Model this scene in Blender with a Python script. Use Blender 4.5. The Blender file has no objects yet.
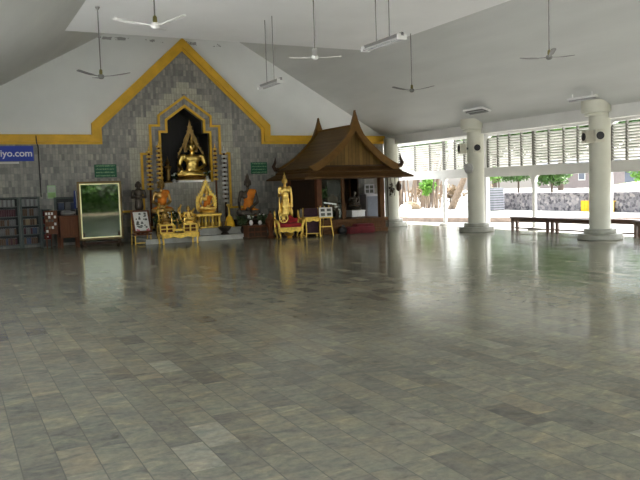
import bpy, bmesh, math, random
import numpy as np
from mathutils import Vector, Matrix, Euler
random.seed(7)
K = 1.45                       # the drawing unit is 1.45 m; everything is scaled once at the end
PI = math.pi
scn = bpy.context.scene
COL = scn.collection

# ------------------------------------------------------------------ materials
class NT:
    def __init__(s, name):
        s.m = bpy.data.materials.new(name); s.m.use_nodes = True
        s.t = s.m.node_tree; s.t.nodes.clear()
        s.out = s.n('ShaderNodeOutputMaterial'); s.b = s.n('ShaderNodeBsdfPrincipled')
        s.t.links.new(s.b.outputs[0], s.out.inputs[0])
    def n(s, typ, **kw):
        x = s.t.nodes.new(typ)
        for k, v in kw.items(): setattr(x, k, v)
        return x
    def l(s, a, b): s.t.links.new(a, b)
    def set(s, **kw):
        for k, v in kw.items(): s.b.inputs[k.replace('_', ' ')].default_value = v
    def co(s, scale=(1, 1, 1)):
        tc = s.n('ShaderNodeTexCoord'); mp = s.n('ShaderNodeMapping')
        mp.inputs['Scale'].default_value = [c / K for c in scale]
        s.l(tc.outputs['Object'], mp.inputs['Vector']); return mp.outputs[0]
    def math(s, op, a, b=None, c=None):
        x = s.n('ShaderNodeMath', operation=op)
        for i, v in enumerate((a, b, c)):
            if v is None: continue
            if isinstance(v, (int, float)): x.inputs[i].default_value = v
            else: s.l(v, x.inputs[i])
        return x.outputs[0]
    def noise(s, vec, scale, detail=3, rough=.55, dist=0):
        x = s.n('ShaderNodeTexNoise'); s.l(vec, x.inputs['Vector'])
        x.inputs['Scale'].default_value = scale; x.inputs['Detail'].default_value = detail
        x.inputs['Roughness'].default_value = rough; x.inputs['Distortion'].default_value = dist
        return x.outputs[0]
    def ramp(s, fac, stops):
        x = s.n('ShaderNodeValToRGB'); s.l(fac, x.inputs[0]); e = x.color_ramp.elements
        while len(e) < len(stops): e.new(.5)
        for q, (p, c) in zip(e, stops): q.position = p; q.color = (*c, 1)
        return x.outputs[0]
    def mix(s, fac, a, b, mode='MIX'):
        x = s.n('ShaderNodeMix', data_type='RGBA', blend_type=mode)
        for i, v in ((0, fac), (6, a), (7, b)):
            if isinstance(v, (int, float)): x.inputs[i].default_value = v
            elif isinstance(v, tuple): x.inputs[i].default_value = (*v, 1)
            else: s.l(v, x.inputs[i])
        return x.outputs[2]
    def white(s, vec, dim='3D'):
        x = s.n('ShaderNodeTexWhiteNoise', noise_dimensions=dim); s.l(vec, x.inputs['Vector']); return x
    def bump(s, h, strength=.3, dist=.02):
        x = s.n('ShaderNodeBump'); x.inputs['Strength'].default_value = strength
        x.inputs['Distance'].default_value = dist; s.l(h, x.inputs['Height']); s.l(x.outputs[0], s.b.inputs['Normal'])

def mat(name, c, rough=.6, metal=0, var=.18, scale=6, stretch=(1, 1, 1), bump=0, spec=.5):
    t = NT(name); v = t.co(stretch); nz = t.noise(v, scale, 4)
    d = tuple(x * (1 - var) for x in c); h = tuple(min(1, x * (1 + var)) for x in c)
    t.l(t.ramp(nz, [(.3, d), (.7, h)]), t.b.inputs['Base Color'])
    t.set(Roughness=rough, Metallic=metal); t.b.inputs['Specular IOR Level'].default_value = spec
    if bump: t.bump(nz, bump)
    return t.m

M = {}
M['white'] = mat('white_plaster', (.76, .78, .76), .7, var=.05, scale=1.2)
def stained_white():
    t = NT('white_plaster_with_stains'); v = t.co(); sp = t.n('ShaderNodeSeparateXYZ'); t.l(v, sp.inputs[0])
    base = t.ramp(t.noise(v, 1.2, 3), [(.3, (.74, .76, .74)), (.7, (.79, .81, .79))])
    zc = t.math('ADD', 6.115, t.math('MULTIPLY', sp.outputs[0], 0))
    band = t.math('LESS_THAN', t.math('ABSOLUTE', t.math('SUBTRACT', sp.outputs[2], zc)), t.math('MULTIPLY', t.noise(v, 7, 3), .09))
    xs = t.math('GREATER_THAN', t.noise(v, 1.7, 4, .65), .56)
    t.l(t.mix(t.math('MULTIPLY', t.math('MULTIPLY', band, xs), .6), base, (.10, .10, .09)), t.b.inputs['Base Color']); t.set(Roughness=.7)
    return t.m
M['stained'] = stained_white()
M['ceil'] = mat('white_painted_board', (.61, .625, .60), .6, var=.05, scale=1.5, stretch=(.3, .3, 3))  # same white as the flat panel, kept darker to carry the slopes' shade
M['panel'] = mat('white_ceiling_panel', (.90, .915, .91), .6, var=.03, scale=.8)  # the slopes' white lifted, so the colour carries extra light on the panel
M['beam'] = mat('white_beam_paint', (.62, .62, .59), .6, var=.05, scale=2)
M['column'] = mat('cream_column_paint', (.54, .54, .45), .45, var=.06, scale=2)
M['goldtrim'] = mat('ochre_gold_paint', (.70, .41, .025), .5, var=.12, scale=3)
M['gold'] = mat('polished_gold', (.90, .63, .18), .30, 1, var=.12, scale=8)
M['oldgold'] = mat('aged_gold', (.42, .27, .09), .38, 1, var=.3, scale=9)
M['goldleaf'] = mat('gold_lacquer', (.66, .44, .09), .36, .75, var=.3, scale=14)
M['darkgold'] = mat('dark_gold', (.30, .19, .065), .42, .8, var=.3, scale=9)
M['bronze'] = mat('dark_bronze', (.075, .06, .045), .45, .5, var=.3, scale=8)
M['teak'] = mat('brown_teak', (.105, .046, .015), .5, var=.3, scale=5, stretch=(4, 4, .7), spec=.15)
M['roofwood'] = mat('roof_shingle_brown', (.20, .115, .052), .6, var=.2, scale=10, stretch=(1, 1, 2))
M['barge'] = mat('bargeboard_brown', (.135, .068, .015), .5, var=.2, scale=6, spec=.15)
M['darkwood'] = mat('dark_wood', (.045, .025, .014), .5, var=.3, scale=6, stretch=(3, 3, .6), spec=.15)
M['redwood'] = mat('red_brown_wood', (.115, .042, .018), .45, var=.25, scale=6, stretch=(3, 3, .7), spec=.15)
M['red'] = mat('red_velvet', (.28, .008, .012), .85, var=.25, scale=10)
M['maroon'] = mat('maroon_cloth', (.11, .008, .012), .9, var=.3, scale=8)
M['purple'] = mat('purple_brown_cloth', (.045, .018, .028), .85, var=.3, scale=8)
M['orange'] = mat('saffron_cloth', (.62, .19, .012), .85, var=.2, scale=7, bump=.2)
M['yellow'] = mat('yellow_cloth', (.80, .46, .02), .8, var=.15, scale=6, bump=.2)
M['green'] = mat('sign_green', (.008, .10, .045), .5, var=.1, scale=4)
M['signtext'] = mat('sign_pale_paint', (.35, .55, .30), .6, var=.05)
M['blue'] = mat('banner_blue', (.02, .055, .42), .6, var=.08, scale=3)
M['bannerwhite'] = mat('banner_white', (.85, .86, .9), .6, var=.03)
M['paper'] = mat('white_paper', (.68, .68, .64), .7, var=.05)
M['ink'] = mat('dark_print', (.08, .085, .07), .7, var=.4, scale=20)
M['steel'] = mat('grey_steel', (.10, .12, .11), .5, .3, var=.2)
M['shelfback'] = mat('dark_steel_back', (.035, .04, .04), .6, var=.2)
M['pole'] = mat('grey_metal_rod', (.20, .20, .19), .45, .6, var=.1)
M['fanwhite'] = mat('fan_white_enamel', (.72, .72, .70), .4, var=.05)
M['fanblade'] = mat('fan_grey_blade', (.17, .17, .165), .45, .2, var=.1)
M['brass'] = mat('brass', (.17, .15, .05), .4, .7, var=.15)
M['tube'] = mat('fluorescent_tube_glass', (.42, .43, .42), .25, var=.02)
M['housing'] = mat('lamp_housing_grey', (.14, .14, .135), .5, .2, var=.08)
M['marble'] = mat('grey_marble_slab', (.42, .42, .38), .25, var=.2, scale=4)
M['slab'] = mat('white_marble_slab', (.84, .84, .82), .3, var=.06)
M['pedestal'] = mat('grey_green_marble', (.30, .30, .25), .35, var=.2, scale=6)
M['silver'] = mat('dull_silver', (.62, .62, .60), .35, .8, var=.15)
M['black'] = mat('black_cone', (.012, .012, .013), .5, var=.1)
M['speaker'] = mat('cream_speaker_plastic', (.55, .53, .43), .5, var=.05)
M['bench'] = mat('bench_dark_wood', (.085, .045, .03), .4, var=.3, scale=5, stretch=(3, .6, 3))
M['leaf'] = mat('leaf_green', (.06, .14, .025), .5, var=.5, scale=2.5)
M['leafbright'] = mat('leaf_bright_green', (.16, .34, .05), .5, var=.4, scale=2.5)
M['leafdark'] = mat('plant_dark_green', (.05, .085, .03), .5, var=.5, scale=9)
M['grass'] = mat('pale_dry_lawn', (.26, .32, .14), .9, var=.3, scale=3)
M['bark'] = mat('grey_bark', (.12, .09, .065), .8, var=.3, scale=6)
M['palebark'] = mat('pale_bark', (.22, .165, .115), .8, var=.3, scale=5, stretch=(3, 3, .6))
M['drygrass'] = mat('dry_litter', (.27, .20, .12), .9, var=.4, scale=8)
M['rubble'] = None
M['ground'] = mat('pale_concrete_ground', (.74, .73, .70), .9, var=.12, scale=.8)  # paler copy of the concrete, raised to bounce more light into the hall
M['path'] = mat('dimmed_concrete_path', (.27, .265, .245), .9, var=.15, scale=.8)  # concrete darkened to cut the bounce light on the right side
M['curb'] = mat('pinkish_stone_curb', (.30, .235, .19), .85, var=.25, scale=5)
M['louver'] = mat('louver_slat_paint', (.50, .50, .46), .55, var=.08)
M['framewhite'] = mat('white_frame_daylit', (.82, .82, .80), .45, var=.03)  # white lightened to stand in for outdoor light on the frame rim
M['frame'] = mat('frame_paint_grey', (.16, .16, .135), .6, var=.1)
M['vase'] = mat('white_ceramic', (.72, .70, .68), .25, var=.05)
M['pink'] = mat('pink_petals', (.6, .16, .2), .7, var=.3, scale=20)
M['whitepetal'] = mat('white_petals', (.75, .75, .7), .7, var=.1)
M['cabinet'] = mat('white_slat_paint', (.40, .40, .44), .5, var=.06)
M['bluegrey'] = mat('blue_grey_paint', (.15, .17, .21), .6, var=.1)
M['pinkwall'] = mat('pale_pink_wall', (.28, .235, .225), .8, var=.06)
M['greycloth'] = mat('grey_cloth', (.2, .2, .19), .85, var=.2)
M['skin'] = mat('wax_skin', (.30, .16, .10), .55, var=.08)
M['niche'] = mat('niche_dark_paint', (.012, .011, .011), .6, var=.4, scale=4, stretch=(3, 3, .4))

def floor_mat():
    t = NT('slate_tile_floor'); v = t.co()
    sp = t.n('ShaderNodeSeparateXYZ'); t.l(v, sp.inputs[0])
    W, L = .2, .435
    u = t.math('DIVIDE', t.math('ADD', sp.outputs[0], 100 - .06), W); ci = t.math('FLOOR', u); fu = t.math('FRACT', u)
    wn = t.n('ShaderNodeTexWhiteNoise', noise_dimensions='1D'); t.l(ci, wn.inputs['W'])
    w = t.math('ADD', t.math('DIVIDE', t.math('ADD', sp.outputs[1], 100), L), wn.outputs[0])
    ri = t.math('FLOOR', w); fw = t.math('FRACT', w)
    cv = t.n('ShaderNodeCombineXYZ'); t.l(ci, cv.inputs[0]); t.l(ri, cv.inputs[1])
    wc = t.white(cv.outputs[0])
    base = t.ramp(wc.outputs[0], [(0, (.142, .136, .116)), (.15, (.178, .171, .141)), (.5, (.200, .191, .154)), (.85, (.218, .208, .165)), (.95, (.226, .202, .155)), (1, (.272, .263, .216))])
    # veins, shifted for every tile
    sh = t.n('ShaderNodeVectorMath', operation='SCALE'); t.l(wc.outputs['Color'], sh.inputs[0]); sh.inputs['Scale'].default_value = 30
    ad = t.n('ShaderNodeVectorMath', operation='ADD'); t.l(v, ad.inputs[0]); t.l(sh.outputs[0], ad.inputs[1])
    mp = t.n('ShaderNodeMapping'); mp.inputs['Scale'].default_value = (3.2, 6.5, 3); mp.inputs['Rotation'].default_value = (0, 0, .5); t.l(ad.outputs[0], mp.inputs[0])
    vein = t.noise(mp.outputs[0], 1.1, 6, .62, 1.2)
    c = t.mix(1, base, t.ramp(vein, [(.25, (.55, .57, .58)), (.42, (.88, .89, .91)), (.58, (1.08, 1.06, 1.0)), (.72, (1.5, 1.42, 1.2))]), 'MULTIPLY')
    spk = t.noise(ad.outputs[0], 22, 5, .7)
    c = t.mix(1, c, t.ramp(spk, [(.3, (.82, .82, .82)), (.7, (1.16, 1.15, 1.12))]), 'MULTIPLY')
    hue = t.noise(ad.outputs[0], 3.5, 2)
    c = t.mix(1, c, t.ramp(hue, [(.3, (.93, .98, 1.0)), (.55, (1, 1, 1)), (.72, (1.06, 1.02, .955))]), 'MULTIPLY')
    big = t.noise(v, .35, 2)
    c = t.mix(1, c, t.ramp(big, [(.3, (.9, .9, .9)), (.7, (1.06, 1.06, 1.03))]), 'MULTIPLY')
    # joints
    e1 = t.math('MINIMUM', fu, t.math('SUBTRACT', 1, fu)); e2 = t.math('MINIMUM', fw, t.math('SUBTRACT', 1, fw))
    g = t.math('MINIMUM', t.math('MULTIPLY', e1, W), t.math('MULTIPLY', e2, L))
    gm = t.n('ShaderNodeMapRange'); t.l(g, gm.inputs[0]); gm.inputs[1].default_value = .0015; gm.inputs[2].default_value = .0055
    g1 = t.n('ShaderNodeMapRange'); t.l(t.math('MULTIPLY', e2, L), g1.inputs[0]); g1.inputs[1].default_value = .001; g1.inputs[2].default_value = .005; g1.inputs[3].default_value = .55
    g0 = t.n('ShaderNodeMapRange'); t.l(t.math('MULTIPLY', e1, W), g0.inputs[0]); g0.inputs[1].default_value = .001; g0.inputs[2].default_value = .005
    c = t.mix(t.math('MULTIPLY', g0.outputs[0], g1.outputs[0]), (.12, .12, .095), c)
    t.l(c, t.b.inputs['Base Color'])
    r = t.math('ADD', t.math('MULTIPLY', wc.outputs[0], .05), t.math('MULTIPLY', vein, .10))
    r = t.math('ADD', r, .06)
    t.l(r, t.b.inputs['Roughness'])
    mp2 = t.n('ShaderNodeMapping'); mp2.inputs['Scale'].default_value = (1, 1, 1); t.l(ad.outputs[0], mp2.inputs[0])
    hgt = t.math('ADD', t.math('MULTIPLY', t.noise(mp2.outputs[0], 5, 2), 1), t.math('MULTIPLY', gm.outputs[0], .25))
    t.bump(hgt, .16, .012)
    t.b.inputs['Specular IOR Level'].default_value = 0
    gl = t.n('ShaderNodeBsdfGlossy'); t.l(r, gl.inputs['Roughness']); gl.inputs['Color'].default_value = (.95, .96, .92, 1)
    t.l(t.b.inputs['Normal'].links[0].from_socket, gl.inputs['Normal'])
    fr = t.n('ShaderNodeFresnel'); fr.inputs[0].default_value = 1.35
    fc = t.math('MINIMUM', t.math('MULTIPLY', fr.outputs[0], .78), .43)
    mx = t.n('ShaderNodeMixShader'); t.l(fc, mx.inputs[0]); t.l(t.b.outputs[0], mx.inputs[1]); t.l(gl.outputs[0], mx.inputs[2]); t.l(mx.outputs[0], t.out.inputs[0])
    return t.m
M['floor'] = floor_mat()

def wall_mat():
    """small upright marble tiles, grey, with a paler stepped field round the niche"""
    t = NT('grey_marble_tile_wall'); v = t.co()
    sp = t.n('ShaderNodeSeparateXYZ'); t.l(v, sp.inputs[0])
    W, L = .082, .185
    u = t.math('DIVIDE', t.math('ADD', sp.outputs[0], 100), W); ci = t.math('FLOOR', u); fu = t.math('FRACT', u)
    w = t.math('DIVIDE', t.math('ADD', sp.outputs[2], 100), L); ri = t.math('FLOOR', w); fw = t.math('FRACT', w)
    cv = t.n('ShaderNodeCombineXYZ'); t.l(ci, cv.inputs[0]); t.l(ri, cv.inputs[1])
    wc = t.white(cv.outputs[0])
    grey = t.ramp(wc.outputs[0], [(0, (.17, .168, .165)), (.3, (.228, .226, .218)), (.7, (.28, .275, .255)), (1, (.35, .335, .295))])
    pale = t.ramp(wc.outputs[0], [(0, (.36, .352, .295)), (1, (.47, .455, .375))])
    cx = t.math('ABSOLUTE', t.math('SUBTRACT', t.math('SUBTRACT', t.math('MULTIPLY', t.math('ADD', ci, .5), W), 100), 6.75))
    cz = t.math('SUBTRACT', t.math('MULTIPLY', t.math('ADD', ri, .5), L), 100)
    def zone(dx, dz, apex):
        lim = t.math('SUBTRACT', apex, t.math('MULTIPLY', cx, .90 if dx else .713))
        a = t.math('MULTIPLY', t.math('LESS_THAN', cz, lim), t.math('LESS_THAN', cx, .87 + dx))
        b = t.math('MULTIPLY', t.math('LESS_THAN', cz, 3.57 + dz), t.math('LESS_THAN', cx, 1.16 + dx * .9))
        d = t.math('MULTIPLY', t.math('LESS_THAN', cz, 2.70 + dz), t.math('LESS_THAN', cx, 1.45 + dx * .8))
        return t.math('MAXIMUM', a, t.math('MAXIMUM', b, d))
    fld = t.math('SUBTRACT', zone(.42, .22, 4.98), zone(0, 0, 4.48))
    low_p = t.math('MULTIPLY', t.math('LESS_THAN', cz, 1.7), t.math('LESS_THAN', cx, 1.36))
    fld = t.math('MAXIMUM', fld, t.math('MULTIPLY', low_p, .55))
    c = t.mix(fld, grey, pale)
    low = t.noise(v, .9, 3)
    sp2 = t.noise(v, 9, 4, .7)
    c = t.mix(1, c, t.ramp(sp2, [(.3, (.82, .82, .83)), (.7, (1.15, 1.14, 1.1))]), 'MULTIPLY')
    c = t.mix(1, c, t.ramp(low, [(.3, (.85, .85, .86)), (.7, (1.12, 1.1, 1.06))]), 'MULTIPLY')
    e1 = t.math('MINIMUM', fu, t.math('SUBTRACT', 1, fu)); e2 = t.math('MINIMUM', fw, t.math('SUBTRACT', 1, fw))
    g = t.math('MINIMUM', t.math('MULTIPLY', e1, W), t.math('MULTIPLY', e2, L))
    gm = t.n('ShaderNodeMapRange'); t.l(g, gm.inputs[0]); gm.inputs[1].default_value = .001; gm.inputs[2].default_value = .005
    c = t.mix(gm.outputs[0], (.17, .17, .165), c)
    t.l(c, t.b.inputs['Base Color']); t.set(Roughness=.38)
    return t.m
M['walltile'] = wall_mat()

def rubble_mat():
    t = NT('grey_rubble_stone'); v = t.co()
    vo = t.n('ShaderNodeTexVoronoi'); vo.inputs['Scale'].default_value = 8; t.l(v, vo.inputs['Vector'])
    ed = t.n('ShaderNodeTexVoronoi', feature='DISTANCE_TO_EDGE'); ed.inputs['Scale'].default_value = 8; t.l(v, ed.inputs['Vector'])
    sp = t.n('ShaderNodeSeparateColor'); t.l(vo.outputs['Color'], sp.inputs[0])
    c = t.ramp(sp.outputs[0], [(0, (.06, .055, .06)), (.5, (.17, .16, .165)), (1, (.34, .31, .29))])
    mr = t.n('ShaderNodeMapRange'); t.l(ed.outputs[0], mr.inputs[0]); mr.inputs[2].default_value = .07
    t.l(t.mix(mr.outputs[0], (.22, .215, .21), c), t.b.inputs['Base Color']); t.set(Roughness=.9)
    t.bump(mr.outputs[0], .6, .05)
    return t.m
M['rubble'] = rubble_mat()

def plank_mat(name, c, axis, step, var=.25, rough=.55, edge=.08):
    t = NT(name); v = t.co(); sp = t.n('ShaderNodeSeparateXYZ'); t.l(v, sp.inputs[0])
    u = t.math('DIVIDE', t.math('ADD', sp.outputs[axis], 100), step); ci = t.math('FLOOR', u); fu = t.math('FRACT', u)
    wn = t.n('ShaderNodeTexWhiteNoise', noise_dimensions='1D'); t.l(ci, wn.inputs['W'])
    nz = t.noise(v, 7, 4)
    k = t.math('ADD', t.math('MULTIPLY', wn.outputs[0], .5), t.math('MULTIPLY', nz, .5))
    col = t.ramp(k, [(.25, tuple(x * (1 - var) for x in c)), (.75, tuple(x * (1 + var) for x in c))])
    e = t.math('MINIMUM', fu, t.math('SUBTRACT', 1, fu))
    mr = t.n('ShaderNodeMapRange'); t.l(e, mr.inputs[0]); mr.inputs[2].default_value = edge
    t.l(t.mix(mr.outputs[0], tuple(x * .35 for x in c), col), t.b.inputs['Base Color']); t.set(Roughness=rough); t.b.inputs['Specular IOR Level'].default_value = .15
    t.bump(mr.outputs[0], .4, .01)
    return t.m
M['gable'] = plank_mat('gable_planks', (.155, .092, .024), 0, .13)
M['shingle'] = plank_mat('shingle_rows', (.10, .058, .018), 2, .06)
M['skirt'] = plank_mat('skirt_shingles', (.085, .042, .012), 2, .035)

def glass_mat(name, tint, rough=.02, alpha_mix=.12, spec=.5):
    t = NT(name)
    gl = t.n('ShaderNodeBsdfGlossy'); gl.inputs['Roughness'].default_value = rough; gl.inputs['Color'].default_value = (.9, .92, .9, 1)
    tr = t.n('ShaderNodeBsdfTransparent'); tr.inputs['Color'].default_value = (*tint, 1)
    mx = t.n('ShaderNodeMixShader'); fr = t.n('ShaderNodeFresnel'); fr.inputs[0].default_value = 1.5
    f = t.math('MULTIPLY', fr.outputs[0], .4); t.l(f, mx.inputs[0]); t.l(tr.outputs[0], mx.inputs[1]); t.l(gl.outputs[0], mx.inputs[2])
    t.l(mx.outputs[0], t.out.inputs[0]); return t.m
M['glass'] = glass_mat('thin_window_glass', (.72, .82, .74), alpha_mix=-.02)
t = NT('dark_mirror_glass'); t.set(Base_Color=(.17, .185, .155, 1), Metallic=1.0, Roughness=.03); M['mirror'] = t.m

# ------------------------------------------------------------------ mesh helpers
class MB:
    def __init__(s): s.bm = bmesh.new()
    def box(s, x0, x1, y0, y1, z0, z1, mtx=None):
        vs = [s.bm.verts.new((x, y, z)) for x in (x0, x1) for y in (y0, y1) for z in (z0, z1)]
        if mtx: 
            for v in vs: v.co = mtx @ v.co
        for f in ((0, 1, 3, 2), (4, 6, 7, 5), (0, 4, 5, 1), (2, 3, 7, 6), (0, 2, 6, 4), (1, 5, 7, 3)):
            s.bm.faces.new([vs[i] for i in f])
        return s
    def tube(s, pts, rad, n=8, cap=True):
        pts = [Vector(p) for p in pts]
        if isinstance(rad, (int, float)): rad = [rad] * len(pts)
        rings = []; ref = None
        for i, p in enumerate(pts):
            d = (pts[min(i + 1, len(pts) - 1)] - pts[max(i - 1, 0)]).normalized()
            a = ref if ref else (Vector((1, 0, 0)) if abs(d.x) < .8 else Vector((0, 1, 0)))
            a = (a - d * a.dot(d)).normalized(); ref = a; b = d.cross(a)
            rings.append([s.bm.verts.new(p + (a * math.cos(2 * PI * k / n) + b * math.sin(2 * PI * k / n)) * rad[i]) for k in range(n)])
        for i in range(len(rings) - 1):
            for k in range(n):
                s.bm.faces.new((rings[i][k], rings[i][(k + 1) % n], rings[i + 1][(k + 1) % n], rings[i + 1][k]))
        if cap:
            s.bm.faces.new(rings[0][::-1]); s.bm.faces.new(rings[-1])
        return s
    def lathe(s, prof, c=(0, 0, 0), n=16, mtx=None):
        rings = []
        for r, z in prof:
            ring = []
            for k in range(n):
                q = Vector((r * math.cos(2 * PI * k / n), r * math.sin(2 * PI * k / n), z))
                if mtx: q = mtx @ q
                ring.append(s.bm.verts.new(q + Vector(c)))
            rings.append(ring)
        for i in range(len(rings) - 1):
            for k in range(n):
                s.bm.faces.new((rings[i][k], rings[i][(k + 1) % n], rings[i + 1][(k + 1) % n], rings[i + 1][k]))
        s.bm.faces.new(rings[0][::-1]); s.bm.faces.new(rings[-1]); return s
    def prism(s, poly, a, b, plane='xz'):
        def mk(p, d): return {'xz': (p[0], d, p[1]), 'xy': (p[0], p[1], d), 'yz': (d, p[0], p[1])}[plane]
        lo = [s.bm.verts.new(mk(p, a)) for p in poly]; hi = [s.bm.verts.new(mk(p, b)) for p in poly]; n = len(poly)
        s.bm.faces.new(lo); s.bm.faces.new(hi[::-1])
        for i in range(n): s.bm.faces.new((lo[i], hi[i], hi[(i + 1) % n], lo[(i + 1) % n]))
        return s
    def ribbon(s, outer, inner, a, b, plane='xz'):
        """open band between two polylines of equal length, extruded from a to b"""
        for i in range(len(outer) - 1):
            s.prism([outer[i], outer[i + 1], inner[i + 1], inner[i]], a, b, plane)
        return s
    def ell(s, c, r, n=12, rot=None):
        q = bmesh.ops.create_icosphere(s.bm, subdivisions=2, radius=1)
        R = rot.to_matrix() if rot else Matrix.Identity(3)
        for v in q['verts']: v.co = R @ Vector((v.co.x * r[0], v.co.y * r[1], v.co.z * r[2])) + Vector(c)
        return s
    def quad(s, a, b, c, d): s.bm.faces.new([s.bm.verts.new(p) for p in (a, b, c, d)]); return s
    def build(s, name, m, parent=None, smooth=False, bevel=0, fix=True):
        if fix: bmesh.ops.recalc_face_normals(s.bm, faces=s.bm.faces[:])
        if bevel:
            es = [e for e in s.bm.edges if len(e.link_faces) == 2 and e.calc_face_angle(0) > .6]
            bmesh.ops.bevel(s.bm, geom=es, offset=bevel, segments=2, affect='EDGES', profile=.6)
        me = bpy.data.meshes.new(name); s.bm.to_mesh(me); s.bm.free()
        me.materials.append(M[m] if isinstance(m, str) else m)
        if smooth:
            for p in me.polygons: p.use_smooth = True
            if smooth != 'all': me.set_sharp_from_angle(angle=.7)
        o = bpy.data.objects.new(name, me); COL.objects.link(o)
        if parent: o.parent = parent
        return o

def tag(o, label=None, cat=None, group=None, kind=None):
    if label: o['label'] = label
    if cat: o['category'] = cat
    if group: o['group'] = group
    if kind: o['kind'] = kind
    return o
def thing(name, label, cat, loc=(0, 0, 0), rz=0, group=None):
    o = bpy.data.objects.new(name, None); COL.objects.link(o); o.location = loc; o.rotation_euler = (0, 0, rz)
    o.empty_display_size = .1
    return tag(o, label, cat, group)
def struct(o): o['kind'] = 'structure'; return o
def put(o, loc, rz=0): o.location = loc; o.rotation_euler = (0, 0, rz); return o
def dup(root, loc, rz=0, label=None, group=None):
    def cp(o, parent):
        c = o.copy(); COL.objects.link(c)
        if parent: c.parent = parent
        for ch in list(o.children): cp(ch, c)
        return c
    r = cp(root, None); r.location = loc; r.rotation_euler = (0, 0, rz)
    if label: r['label'] = label
    if group: r['group'] = group
    return r

def blob(name, prims, m, parent=None, voxel=.02, smooth=4):
    """one continuous surface grown from ellipsoids and tapered limbs"""
    b = MB()
    for p in prims:
        if p[0] == 'e': b.ell(p[1], p[2], rot=p[3] if len(p) > 3 else None)
        else:
            p0, p1, r0, r1 = Vector(p[1]), Vector(p[2]), p[3], p[4]
            b.ell(p0, (r0,) * 3); b.ell(p1, (r1,) * 3); b.tube([p0, p1], [r0, r1], 10)
    me = bpy.data.meshes.new('t'); b.bm.to_mesh(me); b.bm.free()
    o = bpy.data.objects.new('t', me); COL.objects.link(o)
    r = o.modifiers.new('r', 'REMESH'); r.mode = 'VOXEL'; r.voxel_size = voxel
    sm = o.modifiers.new('s', 'SMOOTH'); sm.factor = .5; sm.iterations = smooth
    bpy.context.view_layer.update()
    nm = bpy.data.meshes.new_from_object(o.evaluated_get(bpy.context.evaluated_depsgraph_get()))
    bpy.data.objects.remove(o); bpy.data.meshes.remove(me)
    nm.name = name; nm.materials.clear(); nm.materials.append(M[m])
    for p in nm.polygons: p.use_smooth = True
    q = bpy.data.objects.new(name, nm); COL.objects.link(q)
    if parent: q.parent = parent
    return q

def foliage(parent, name, m, c, r, n, size, seed=0, flat=1.0):
    rnd = random.Random(seed); b = MB()
    for i in range(n):
        while True:
            p = Vector((rnd.uniform(-1, 1), rnd.uniform(-1, 1), rnd.uniform(-1, 1)))
            if .25 < p.length < 1: break
        p *= (.75 + .25 * math.sin(p.x * 5 + seed) * math.cos(p.z * 4))
        q = Vector((p.x * r[0], p.y * r[1], p.z * r[2])) + Vector(c)
        R = Euler((rnd.uniform(-.9, .9), rnd.uniform(-.9, .9), rnd.uniform(0, 6.28))).to_matrix()
        s = size * rnd.uniform(.6, 1.3)
        pts = [R @ Vector(v) * s + q for v in ((-1, 0, 0), (0, -.42, .08), (1, 0, -.1), (0, .42, .08))]
        b.quad(*pts)
    return b.build(name, m, parent, fix=False)

# ------------------------------------------------------------------ camera
yaw, pit, rol, f = 0.470437786, -0.0738583182, -0.0311269717, 723.7076
def cam_axes():
    cy, sy = math.cos(yaw), math.sin(yaw)
    fw = Vector((sy * math.cos(pit), cy * math.cos(pit), math.sin(pit)))
    rt = Vector((cy, -sy, 0)); up = rt.cross(fw)
    return math.cos(rol) * rt + math.sin(rol) * up, -math.sin(rol) * rt + math.cos(rol) * up, fw
rt, up, fw = cam_axes()
cd = bpy.data.cameras.new('camera'); cam = bpy.data.objects.new('camera', cd); COL.objects.link(cam)
cam.rotation_euler = Matrix((rt, up, -fw)).transposed().to_euler(); cam.location = (0, 0, 1.5)
cd.sensor_fit = 'HORIZONTAL'; cd.sensor_width = 36; cd.lens = f / 640 * 36; cd.clip_end = 600
scn.camera = cam

# ------------------------------------------------------------------ the setting
Y0, YW = -8.0, 22.4
struct(MB().box(-1.8, 15.22, Y0, 22.6, -.12, 0).build('floor', 'floor'))
tl = [(-1.8, 0), (14.07, 0), (14.07, 3.1), (9.5, 3.1), (9.5, 3.52), (6.75, 6.04), (6.75, 4.11), (7.33, 3.69), (7.33, 3.31), (7.52, 3.31), (7.52, 1.76),
      (5.95, 1.76), (5.95, 3.31), (6.17, 3.31), (6.17, 3.69), (6.749, 4.11), (6.749, 6.04), (4.0, 3.52), (4.0, 3.1), (-1.8, 3.1)]
struct(MB().prism(tl, YW, YW + .16).build('wall_back', 'walltile'))
wu = MB()
wu.prism([(-1.8, 3.0), (3.95, 3.0), (3.95, 3.55), (6.7, 6.1), (6.7, 7.48), (6.565, 7.55), (-1.25, 3.18), (-1.8, 3.05)], YW + .04, YW + .2)
wu.prism([(14.2, 3.0), (9.55, 3.0), (9.55, 3.55), (6.7, 6.1), (6.7, 7.5), (14.3, 3.24), (14.3, 3.05)], YW + .04, YW + .2)
struct(wu.build('wall_upper', 'stained'))
hole = [(5.95, 1.76), (5.95, 3.31), (6.17, 3.31), (6.17, 3.69), (6.75, 4.11), (7.33, 3.69), (7.33, 3.31), (7.52, 3.31), (7.52, 1.76)]
big = [(5.75, 1.62), (5.75, 3.5), (5.97, 3.5), (5.97, 3.8), (6.75, 4.36), (7.53, 3.8), (7.53, 3.5), (7.72, 3.5), (7.72, 1.62)]
nb = MB().ribbon(big, hole, YW + .16, 23.35)
nb.box(5.7, 7.75, 23.35, 23.5, 1.6, 4.4)
struct(nb.build('wall_niche', 'niche'))
struct(MB().box(5.75, 7.72, YW + .161, 23.35, 1.62, 1.76).build('trim_1', 'marble'))
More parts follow.
